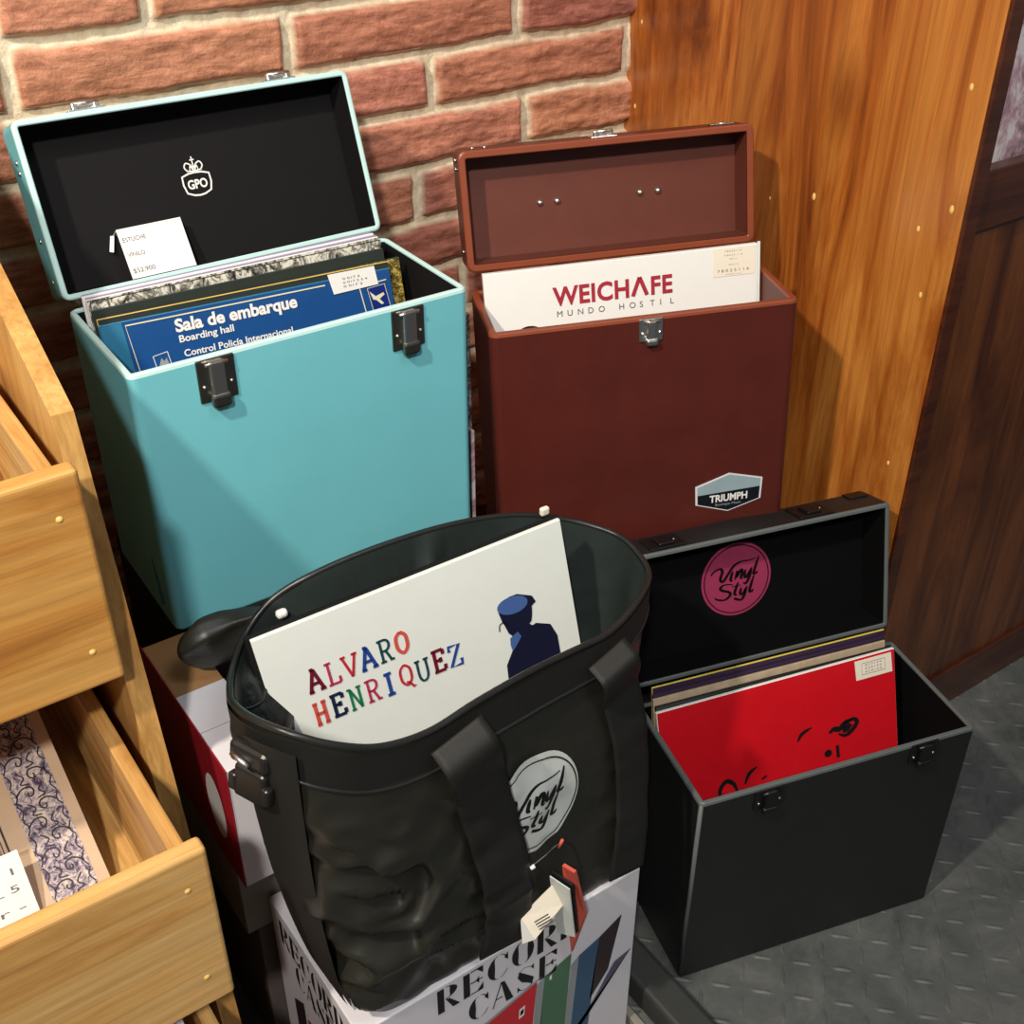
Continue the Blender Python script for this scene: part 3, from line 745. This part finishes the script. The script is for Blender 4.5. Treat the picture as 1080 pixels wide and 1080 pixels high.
# densify the straight runs of the base outline
bl = rr_loop(.262, .604, .601, .762, .03, 8); dens = []
for i, p in enumerate(bl):
    q = bl[(i+1) % len(bl)]
    for k in range(8): dens.append((p[0]+(q[0]-p[0])*k/8, p[1]+(q[1]-p[1])*k/8, .2815))
BT = polar_table(dens)
def bagS(a, s, wr=True, off=0.):
    rr, zr = lookup(RT, a); rb, zb = lookup(BT, a)
    t = s**.85
    r = rb+(rr-rb)*t+.006*sin(pi*min(1, s))-.006*exp(-s*22)
    z = zb+(zr-zb)*s
    x, y = BC[0]+r*cos(a), BC[1]+r*sin(a)
    if wr:
        da = degrees(a) % 360
        lf = exp(-((da-222)/26)**2)
        amp = (.0045+.023*lf)*max(0, min(1, (.86-s)*4))*min(1, s*10+.15)
        n1 = noise.noise(Vector((x*13+3, y*13, z*12))); n2 = abs(noise.noise(Vector((x*26, y*26+4, z*30+(x+y)*12))))
        r += amp*(n1*.9-n2*1.25+.25)
        if 150 < da < 262: r += .010*exp(-((s-.55)/.3)**2)*lf
    # keep the back clear of boxes behind
    x, y = BC[0]+(r+off)*cos(a), BC[1]+(r+off)*sin(a)
    if y > .72 and z < .55:
        q = max(0, min(1, (x-.276)/.03)); ym = .753+q*(.004+.030*max(0, min(1, (s-.05)*4)))+max(0, (z-.5))*.9
        y = min(y, ym)
    return Vector((x, y, z))
NA, NS = 288, 84
def shell(mb, m, s0, s1, off, ns, wr=True, closed_bottom=False):
    vs = []; fs = []
    for j in range(ns+1):
        s = s0+(s1-s0)*j/ns
        for i in range(NA): vs.append(bagS(2*pi*i/NA, s, wr, off))
    for j in range(ns):
        for i in range(NA):
            k = (i+1) % NA; fs.append([j*NA+i, j*NA+k, (j+1)*NA+k, (j+1)*NA+i])
    if closed_bottom: fs.append(list(range(NA))[::-1])
    mb.add(vs, fs, m, True); return vs, fs
bag = empty('tote_bag', Matrix.Translation((.43, .69, .281)))
BI = Matrix.Translation((-.43, -.69, -.281))
e = MB(); bv, bf = shell(e, 'nylon', 0, 1, 0, NS, True, True)
o = e.build('bag_body', bag, BI)
bvh = BVHTree.FromPolygons(bv, [f for f in bf if len(f) == 4]+[bf[-1]])
def inner_off(s): return -.004
e = MB()
vs = []; fs = []; NJ = 40
for j in range(NJ+1):
    s = 1-.92*j/NJ
    for i in range(NA):
        a = 2*pi*i/NA; p = bagS(a, s, True, -.005)
        da = degrees(a) % 360
        fold = 0
        if da > 300 or da < 75: fold = .017*(max(0, sin(a*11+1))**2)*min(1, (1-s)*7)*(.6+.6*noise.noise(Vector((a*3, 0, s*2))))
        d = Vector((cos(a), sin(a), 0)); vs.append(p-d*abs(fold))
for j in range(NJ):
    for i in range(NA):
        k = (i+1) % NA; fs.append([j*NA+i, j*NA+k, (j+1)*NA+k, (j+1)*NA+i])
fs.append([NJ*NA+i for i in range(NA)])
e.add(vs, fs, 'nylonin', True); o = e.build('bag_lining', bag, BI); o['label'] = 'dark green grey inner lining'
e = MB(); shell(e, 'webbing', .875, .985, .0028, 8, False); 
e.build('top_band', bag, BI)
e = MB(); e.tube([bagS(2*pi*i/NA, 1.0, False, -.001) for i in range(NA)], .0032, 'piping', 8, True); e.build('rim_piping', bag, BI)
e = MB(); e.tube([bagS(2*pi*i/NA, .875, False, .003) for i in range(NA)], .0018, 'piping', 6, True); e.build('band_seam', bag, BI)

def proj(x, z, off):
    zz = z; hit = bvh.ray_cast(Vector((x, .3, zz)), Vector((0, 1, 0)))
    while (hit[0] is None or hit[0].y > .70) and zz > .4:
        zz -= .004; hit = bvh.ray_cast(Vector((x, .3, zz)), Vector((0, 1, 0)))
    if hit[0] is None:
        hit = bvh.find_nearest(Vector((x, .6, z)))
    return Vector((x, hit[0].y-off, z))
def strap(pts, w, prof, name):
    C = catmull(pts, 10); N = len(C); vs = []; K = 8
    for i, p in enumerate(C):
        a = C[max(0, i-1)]; b = C[min(N-1, i+1)]; d = (b-a).normalized(); nn = Vector((-d.y, d.x)); t = i/(N-1)
        base = [proj(p.x+nn.x*w*(k/K-.5), p.y+nn.y*w*(k/K-.5), 0).y for k in range(K+1)]
        ym = min(base)
        for k in range(K+1):
            q = p+nn*w*(k/K-.5); vs.append(Vector((q.x, (ym*.7+base[k]*.3)-prof(t)-.003, q.y)))
    fs = [[i*(K+1)+k, i*(K+1)+k+1, (i+1)*(K+1)+k+1, (i+1)*(K+1)+k] for i in range(N-1) for k in range(K)]
    n0 = len(vs); back = [v+Vector((0, .0022, 0)) for v in vs]
    e = MB(); e.add(vs+back, fs+[[n0+q for q in f[::-1]] for f in fs]+[[i*(K+1)+kk, (i+1)*(K+1)+kk, n0+(i+1)*(K+1)+kk, n0+i*(K+1)+kk] for i in range(N-1) for kk in (0, K)]+[[k, k+1, n0+k+1, n0+k] for k in range(K)]+[[(N-1)*(K+1)+k, (N-1)*(K+1)+k+1, n0+(N-1)*(K+1)+k+1, n0+(N-1)*(K+1)+k] for k in range(K)], 'webbing', True)
    return e.build(name, bag, BI)
pf = lambda t: .003+.016*sin(pi*min(1, t*3.2))*(1 if t < .3125 else 0)+.004*t
strap([(.366, .590), (.372, .568), (.385, .52), (.398, .46), (.407, .40), (.410, .34), (.406, .292)], .052, pf, 'carry_strap')
strap([(.546, .566), (.550, .552), (.562, .51), (.570, .46), (.572, .40), (.566, .34), (.560, .292)], .046, pf, 'carry_strap')
# side webbing and buckle
e = MB(); vs = []; N = 46; K = 8
for j in range(N+1):
    s = .97-.95*j/N
    for k in range(K+1):
        a = radians(188+16*k/K); vs.append(bagS(a, s, False, .0105-.004*abs(j/N-.5)))
e.add(vs, [[j*(K+1)+k, j*(K+1)+k+1, (j+1)*(K+1)+k+1, (j+1)*(K+1)+k] for j in range(N) for k in range(K)], 'webbing', True); e.build('side_webbing', bag, BI)
bk = MB()
Q = Matrix.Translation((.214, .650, .596)) @ Matrix.Rotation(radians(-68), 4, 'Z') @ Matrix.Rotation(radians(-12), 4, 'X')
bk.box(-.020, .020, -.010, .002, .006, .026, 'plastic', .006, Q, 3)
bk.box(-.016, .016, -.007, .003, -.026, .004, 'plastic', .004, Q, 3)
bk.box(-.021, -.012, -.008, .001, -.022, -.006, 'plastic', .003, Q, 3); bk.box(.012, .021, -.008, .001, -.022, -.006, 'plastic', .003, Q, 3)
bk.tube([Q @ Vector((-.014, -.011, .016)), Q @ Vector((.004, -.012, .012))], .0022, 'chrome', 8)
bk.build('buckle', bag, BI)
# folded-over end of the zip flap hanging out at the left
fl = MB(); cl = catmull([(.236, .880, .540), (.250, .880, .541), (.276, .878, .543), (.305, .872, .545), (.335, .862, .546), (.352, .850, .553)], 7); vs = []; fs = []; n = 28
for i, p in enumerate(cl):
    t = i/(len(cl)-1); hw = .0035+.0225*min(1, t*3.4)**.7*(1-.55*max(0, t-.45)/.55)
    for k in range(n):
        a = 2*pi*k/n; ca, sa = cos(a), sin(a)
        crease = 1+.34*sin(3*a+t*5)+.3*noise.noise(Vector((t*4, ca*2, sa*2)))
        vs.append(p+Vector((0, ca*hw*.62*crease, sa*hw*(1+.10*sin(4*a+t*7)))))
for i in range(len(cl)-1):
    for k in range(n): fs.append([i*n+k, i*n+(k+1) % n, (i+1)*n+(k+1) % n, (i+1)*n+k])
fs += [list(range(n))[::-1], [(len(cl)-1)*n+k for k in range(n)]]
fl.add(vs, fs, 'nylon', True)
fl.build('zip_flap', bag, BI)
zt = MB(); zt.box(.3155, .3265, .822, .830, .582, .590, 'white', .003); zt.build('zip_tab', bag, BI)
zt = MB(); zt.box(.597, .607, .800, .806, .600, .609, 'creamlabel', .002); zt.build('zip_tab', bag, BI)
# emblem printed on the bag
e = MB(); cx, cz, R = .450, .449, .054
ef = lambda a, b: proj(cx+a, cz+b, .0022); ef2 = lambda a, b: proj(cx+a, cz+b, .0030)
vs = [ef(0, 0)]; fs = []; nr, na = 8, 48
for r_ in range(1, nr+1):
    for k in range(na): a = 2*pi*k/na; vs.append(ef(R*r_/nr*cos(a)*.97, R*r_/nr*sin(a)*1.04))
fs += [[0, 1+k, 1+(k+1) % na] for k in range(na)]
for r_ in range(nr-1):
    for k in range(na): fs.append([1+r_*na+k, 1+(r_+1)*na+k, 1+(r_+1)*na+(k+1) % na, 1+r_*na+(k+1) % na])
e.add(vs, fs, 'silver', True); vinyl_emblem(e, 'ink', ef2, R); e.build('emblem', bag, BI)

# record in the bag
alv = sleeve((.2795, .802, .5885), -8.4, 9, 6.2, .315, .300, .005, 'glosswhite', 'glossy white record sleeve with multicoloured lettering, sticking out of the black bag', 'glosswhite', 'loose records')
SER = {'A': [[(0, 0), (.42, 1)], [(.42, 1), (.84, 0)], [(.15, .34), (.69, .34)], [(-.12, 0), (.2, 0)], [(.62, 0), (.98, 0)], [(.22, 1), (.46, 1)]],
 'L': [[(.2, 0), (.2, 1)], [(0, 0), (.8, 0)], [(.8, 0), (.8, .28)], [(0, 1), (.42, 1)]],
 'V': [[(0, 1), (.42, 0)], [(.42, 0), (.84, 1)], [(-.12, 1), (.22, 1)], [(.62, 1), (.98, 1)]],
 'R': [[(.18, 0), (.18, 1)], [(0, 0), (.38, 0)], [(0, 1), (.5, 1), (.72, .88), (.72, .64), (.5, .5), (.18, .5)], [(.45, .5), (.72, 0)], [(.62, 0), (.92, 0)]],
 'O': [[(.42, 1), (.12, .8), (.06, .5), (.12, .2), (.42, 0), (.72, .2), (.78, .5), (.72, .8), (.42, 1)]],
 'H': [[(.15, 0), (.15, 1)], [(.7, 0), (.7, 1)], [(.15, .5), (.7, .5)], [(0, 0), (.3, 0)], [(0, 1), (.3, 1)], [(.55, 0), (.85, 0)], [(.55, 1), (.85, 1)]],
 'E': [[(.18, 0), (.18, 1)], [(0, 0), (.8, 0)], [(.8, 0), (.8, .25)], [(0, 1), (.78, 1)], [(.78, 1), (.78, .75)], [(.18, .52), (.55, .52)], [(.55, .4), (.55, .64)]],
 'N': [[(.15, 0), (.15, 1)], [(.15, 1), (.72, 0)], [(.72, 0), (.72, 1)], [(0, 0), (.3, 0)], [(-.05, 1), (.18, 1)], [(.56, 1), (.88, 1)]],
 'I': [[(.4, 0), (.4, 1)], [(.15, 0), (.65, 0)], [(.15, 1), (.65, 1)]],
 'U': [[(.12, 1), (.12, .3), (.28, .03), (.55, .03), (.72, .3), (.72, 1)], [(-.05, 1), (.3, 1)], [(.55, 1), (.9, 1)]],
 'Z': [[(.05, .75), (.05, 1), (.78, 1), (.02, 0), (.8, 0), (.8, .28)]]}
SER['Q'] = SER['O']+[[(.35, .15), (.55, .1), (.8, -.2), (.9, -.12)]]
e = MB(); sh_ = .0
def word(w, cols, x, y0, hgt, wd, step):
    for ch, c in zip(w, cols):
        r_ = random.Random(ord(ch)+len(c)).uniform(-.002, .002)
        bw = .0036 if c in ('c_blue', 'c_maroon', 'c_navy', 'c_coral') else .0026
        for st in SER[ch]:
            stroke(e, [(x+a*wd, y0+r_+b*hgt) for a, b in st], bw, c, lambda a, b: (a, -.0009, b), ch != 'Z' and len(st) > 4)
        x += step
word('ALVARO', ['c_maroon', 'c_rose', 'c_red', 'c_blue', 'c_teal', 'c_coral'], .0380, -.0740, .0235, .0150, .01760)
word('HENRIQUEZ', ['c_coral', 'c_navy', 'c_green', 'c_rose', 'c_blue', 'c_red', 'c_teal', 'c_maroon', 'c_blue'], .0350, -.1105, .0235, .0150, .01745)
e.build('title_lettering', alv)
e = MB(); G = lambda u, v: (u, -.0009, -v)
G_ = lambda u, v: (u, -.0011, -v)
poly(e, [(.2330, .0720), (.2385, .0640), (.2470, .0600), (.2560, .0605), (.2650, .0655), (.2710, .0690), (.2740, .0770), (.2690, .0800), (.2680, .0880), (.2660, .0960), (.2630, .0990), (.2660, .1020), (.2700, .1010), (.2850, .1090), (.2905, .1250), (.2905, .1600), (.2290, .1600), (.2310, .1350), (.2400, .1210), (.2460, .1150), (.2450, .1080), (.2395, .1000), (.2370, .0900), (.2350, .0840)], 'c_figdark', G)
vs = [(.2490+.0165*cos(t*pi/12), .0705+.0100*sin(t*pi/12)+.10*.0165*cos(t*pi/12)) for t in range(24)]; poly(e, vs, 'c_figblue', G_)
stroke(e, [(.2370, .0850), (.2320, .0870), (.2305, .0940)], .0012, 'c_figdark', G); stroke(e, [(.2370, .0850), (.2400, .0930)], .0012, 'c_figdark', G)
poly(e, [(.2400, .1060), (.2490, .1020), (.2520, .1090), (.2470, .1150), (.2400, .1220), (.2390, .1140)], 'c_figblue', G_)
e.build('figure_print', alv)
e = MB(); e.box(-.004, .316, .0055, .0100, -.30, .0015, 'blacklin', .0005)
o = e.build('record_sleeve'); o.matrix_world = alv.matrix_world.copy(); tag(o, 'black edged record sleeve in the bag, right behind the glossy white one', 'record', 'loose records')

# hang tags
tg = empty('hang_tag', Matrix.Translation((.468, .588, .39))); TI = Matrix.Translation((-.468, -.588, -.39))
e = MB(); e.tube(catmull([(.434, .590, .392), (.450, .588, .400), (.463, .586, .408), (.476, .584, .398), (.484, .582, .374), (.488, .580, .348), (.484, .578, .338), (.476, .578, .352)], 5), .0009, 'piping', 6); e.build('cord', tg, TI)
e = MB(); e.tube([(.463, .585, .405), (.4655, .583, .416)], .0016, 'coral', 6); e.build('cord_knot', tg, TI)
e = MB(); e.tube([(.434, .589, .392), (.438, .588, .394)], .0022, 'white', 6); e.build('cord_end', tg, TI)
e = MB()
cp = [Vector((.470, .588, .372)), Vector((.4725, .573, .375)), Vector((.4895, .574, .300)), Vector((.4875, .590, .226))]
def slab(P, th, m, e):
    nrm = (P[1]-P[0]).cross(P[2]-P[0]).normalized()*th
    n_ = len(P); e.add([p for p in P]+[p+nrm for p in P], [list(range(n_)), list(range(2*n_-1, n_-1, -1))]+[[i, (i+1) % n_, n_+(i+1) % n_, n_+i] for i in range(n_)], m)
slab(cp, .0035, 'coral', e); e.build('coral_card', tg, TI)
e = MB(); slab([p+Vector((-.006, 0, 0)) for p in [Vector((.466, .590, .368)), Vector((.471, .566, .370)), Vector((.482, .568, .290)), Vector((.478, .591, .275))]], .002, 'ink', e)
slab([p+Vector((-.009, 0, -.004)) for p in [Vector((.466, .590, .368)), Vector((.471, .566, .370)), Vector((.482, .568, .290)), Vector((.478, .591, .275))]], .0012, 'silver', e); e.build('dark_card', tg, TI)
e = MB(); slab([Vector((.4235, .590, .330)), Vector((.4600, .588, .352)), Vector((.4660, .578, .330)), Vector((.4310, .576, .306))], .001, 'creamlabel', e)
slab([Vector((.4235, .590, .330)), Vector((.4310, .576, .306)), Vector((.4235, .586, .294))], .001, 'white', e)
for k in range(4): e.box(.430+.002*k, .446+.002*k, .5760, .5765, .331-.005*k, .3325-.005*k, 'typed', 0)
e.build('folded_label', tg, TI)
tag(tg, 'bunch of hang tags with a coral edge, in front of the black bag', 'tag')
tag(bag, 'black nylon tote bag with a round silver emblem, standing on the white printed carton', 'bag')

# ------------------------------------------------------------------ plywood rack at the left
rk = empty('display_rack', Matrix.Translation((.0, .9, 0))); RI = Matrix.Translation((0, -.9, 0))
e = MB(); e.prism([(.665, 0), (.820, .845), (1.285, 1.09), (1.285, 0)], .163, .180, 'ply_z', None, 'x'); e.build('side_board', rk, RI)
e = MB(); e.box(-.60, .163, 1.262, 1.28, .0, 1.05, 'ply', .001); e.build('back_board', rk, RI)
def bin_(yf, zt, zb, xr, nm):
    e = MB(); e.box(-.60, xr, yf, yf+.017, zb, zt, 'ply_o' if nm == 1 else 'ply', .0035, None, 3); fp = e.build('bin_front', rk, RI)
    e = MB(); e.box(xr-.022, xr-.009, yf+.017, 1.255, zb+.02, zt-.012, 'ply_y', .002); e.build('bin_side', rk, RI)
    e = MB(); e.box(-.60, xr-.022, yf+.017, 1.255, zb+.02, zb+.029, 'ply_y', .0); e.build('bin_floor', rk, RI)
    for zz in (zb+.035, zt-.035):
        q = MB(); q.lathe([(.0028, 0), (.0026, -.0003), (0, -.0004)], (xr-.02, yf, zz), 'plug', 12, axis='y'); q.build('filler_plug', fp)
bin_(.757, .833, .641, .160, 1)
bin_(.625, .568, .393, .160, 2)
bin_(.500, .315, .145, .160, 3)
tag(rk, 'pale plywood rack with stepped record bins at the left', 'rack')
# record in the middle bin
sl = radians(62.5)
X, Y, Z = rot_axes(0, 62.5, 0); MT = Matrix((X, Y, Z)).transposed().to_4x4(); MT.translation = Vector((-.206, 1.0, .566))
e = MB(); e.box(0, .315, .0004, .005, -.315, 0, 'ink', .0006); e.box(.0006, .3144, 0, .0006, -.3144, -.0006, 'beige')
orn = e.build('record_sleeve'); orn.matrix_world = MT; tag(orn, 'record sleeve with ornamental lilac border lying in the middle plywood bin', 'record')
M['tan'] = plain('tan paper', (206, 178, 148), .3)
e = MB(); G = lambda a, b: (a, -.0006, b)
poly(e, [(.0, -.0), (.315, 0), (.315, -.315), (0, -.315)], 'tan', G)
G = lambda a, b: (a, -.0010, b)
poly(e, [(.267, -.01), (.305, -.01), (.305, -.305), (.267, -.305)], 'ornate', G)
G = lambda a, b: (a, -.0014, b)
for k in range(19):
    y = -.020-.0150*k; s_ = 1 if k % 2 else -1; cx_ = .286+.004*s_
    stroke(e, [(cx_+.0115*exp(-.32*j)*cos(j*.9)*s_, y-.006+.0085*exp(-.20*j)*sin(j*.9)) for j in range(9)], .0014, 'darkp', G)
    stroke(e, [(cx_-.013*s_, y), (cx_-.008*s_, y-.006), (cx_-.012*s_, y-.011), (cx_-.005*s_, y-.013)], .0013, 'darkp', G)
    stroke(e, [(.2685, y+.002), (.2715, y-.005), (.2685, y-.012)], .0012, 'darkp', G); stroke(e, [(.3035, y+.002), (.3005, y-.005), (.3035, y-.012)], .0012, 'darkp', G)
stroke(e, [(.250, -.01), (.250, -.305)], .0016, 'darkp', G, False); stroke(e, [(.246, -.01), (.246, -.305)], .0008, 'darkp', G, False)
e.build('border_print', orn)
e = MB(); G = lambda a, b: (a, -.0012, b)
poly(e, [(.02, -.02), (.244, -.02), (.244, -.295), (.02, -.295)], 'skin', G)
G = lambda a, b: (a, -.0016, b)
stroke(e, [(.175, -.10), (.20, -.16), (.195, -.20), (.215, -.24), (.235, -.27)], .002, 'darkp', G); stroke(e, [(.15, -.14), (.17, -.20), (.20, -.25), (.21, -.285)], .002, 'darkp', G)
e.build('portrait_print', orn)
e = MB(); PM = Matrix.Translation((.000, .735, .428)) @ Matrix.Rotation(radians(-38), 4, 'X')
e.box(-.10, .0485, 0, .0008, -.03, .078, 'white'); pc = e.build('price_card'); pc.matrix_world = PM; tag(pc, 'white typed price card lying on the ornamental record in the plywood bin', 'price card')
e = MB(); G = lambda a, b: (a, -.0006, b)
for y, w_ in ((.060, '7 2 1'), (.046, '9 L 5'), (.030, '/ r -'), (.014, '0 0 4'), (-.002, '6 6')): text(e, w_, .006, y, .006, 'greyink', G, .034)
e.build('typed_lettering', pc)
X, Y, Z = rot_axes(0, 35, 0); MT = Matrix((X, Y, Z)).transposed().to_4x4(); MT.translation = Vector((-.205, 1.00, .90))
e = MB(); e.box(0, .315, .0004, .005, -.27, 0, 'glosswhite', .0006); e.box(.0006, .3144, 0, .0006, -.2694, -.0006, 'greenery')
o = e.build('record_sleeve'); o.matrix_world = MT; tag(o, 'greenish record sleeve leaning in the uppermost plywood bin', 'record')
X, Y, Z = rot_axes(0, 50, 0); MT = Matrix((X, Y, Z)).transposed().to_4x4(); MT.translation = Vector((-.19, .72, .335))
e = MB(); e.box(0, .315, .0004, .005, -.22, 0, 'cardwhite', .0006)
o = e.build('record_sleeve'); o.matrix_world = MT; tag(o, 'plain white record sleeve in the lowest plywood bin', 'record')

# ------------------------------------------------------------------ wooden cabinet at the right
cb = empty('record_cabinet', Matrix.Translation((1.5, 1.0, 0))); CI = Matrix.Translation((-1.5, -1.0, 0))
e = MB(); e.box(1.109, 1.129, .742, WY, 0, 1.55, 'cab', .0015); side = e.build('side_board', cb, CI)
e = MB(); e.box(1.1085, 1.1305, .7365, .7418, 0, 1.55, 'cabrail', .001); e.build('front_stile', cb, CI)
for (y, z, r_) in [(.95, .787, .0048), (.765, .954, .0042), (.758, .827, .005), (.795, .794, .0038), (.772, .50, .0034), (.775, .722, .004), (1.289, .819, .0035), (1.285, .93, .003), (1.02, .765, .0025)]:
    q = MB(); q.lathe([(r_*.6, 0), (r_*.55, -.0004), (0, -.0005)], (1.109, y, z), 'plug', 12, axis='x'); o = q.build('filler_plug', side)
    for v in o.data.vertices: v.co.z = z+(v.co.z-z)*1.7
e = MB(); e.box(1.1295, 2.2, .741, .760, .800, .868, 'cabrail', .002); e.build('front_rail', cb, CI)
e = MB(); e.box(1.1295, 2.2, .748, .764, .075, .7995, 'cabdark', .001); e.build('front_panel', cb, CI)
e = MB(); e.box(1.1295, 2.2, .742, .770, .0, .075, 'cabrail', .002); e.build('plinth', cb, CI)
e = MB(); e.box(1.1295, 2.2, .760, 1.30, .80, .815, 'cabdark'); e.build('shelf', cb, CI)
e = MB(); e.box(1.1295, 2.2, 1.285, 1.30, .815, 1.50, 'cabdark'); e.build('back_board', cb, CI)
e = MB(); e.box(1.102, 1.1092, .7375, .7385, .0, .001, 'cabdark')
tag(cb, 'tall varnished pine record cabinet with dark front at the right', 'cabinet')
gc = 'records in the cabinet'
for k, (y, m, ed, lab, ln, zt) in enumerate([(.768, 'photo', 'white', 'pink and grey photo record sleeve, front of the pine cabinet bin', 14, 1.035), (.800, 'white', 'white', 'plain white record sleeve right behind the pink photo one in the pine cabinet', 14, 1.075), (.828, 'busybw', 'darkp', 'mottled black and white record sleeve at the back of the pine cabinet bin', 13, 1.10)]):
    yo = y+.07
    X, Y, Z = rot_axes(0, ln, 0); MT = Matrix((X, Y, Z)).transposed().to_4x4()
    hh = (zt-.818)/cos(radians(ln))
    MT.translation = Vector((1.1315+.003*k, y+hh*sin(radians(ln)), zt))
    e = MB(); e.box(0, .315, .0004, .006, -hh, 0, ed, .0006); e.box(.0006, .3144, 0, .0006, -hh+.012, -.0006, m)
    o = e.build('record_sleeve'); o.matrix_world = MT; tag(o, lab, 'record', gc)

# ------------------------------------------------------------------ light
def area(name, loc, tgt, size, power, col):
    l = bpy.data.lights.new(name, 'AREA'); l.shape = 'DISK'; l.size = size; l.energy = power; l.color = col
    o = bpy.data.objects.new(name, l); COL.objects.link(o); o.location = loc
    o.rotation_euler = (Vector(tgt)-Vector(loc)).to_track_quat('-Z', 'Y').to_euler(); return o
def spot(name, loc, tgt, ang, blend, size, power, col):
    l = bpy.data.lights.new(name, 'SPOT'); l.spot_size = radians(ang); l.spot_blend = blend; l.shadow_soft_size = size; l.energy = power; l.color = col
    o = bpy.data.objects.new(name, l); COL.objects.link(o); o.location = loc
    o.rotation_euler = (Vector(tgt)-Vector(loc)).to_track_quat('-Z', 'Y').to_euler(); return o
spot('shop_spotlight', (-.80, .34, 2.30), (.50, 1.10, .85), 80, 1., .045, 160, (1.0, .88, .72))
spot('shop_spotlight', (-.75, -.75, 2.45), (.40, 1.0, .85), 56, 1., .07, 190, (1.0, .93, .84))
area('ceiling_light', (.7, -.4, 2.9), (.6, .9, .3), .8, 13, (.92, .97, 1.0))
w = bpy.data.worlds.new('world'); SC.world = w; w.use_nodes = True
w.node_tree.nodes['Background'].inputs[0].default_value = (.62, .66, .72, 1); w.node_tree.nodes['Background'].inputs[1].default_value = .17
SC.view_settings.view_transform = 'Standard'; SC.view_settings.look = 'None'; SC.view_settings.gamma = 1; SC.view_settings.exposure = 0
SC.view_settings.use_curve_mapping = False
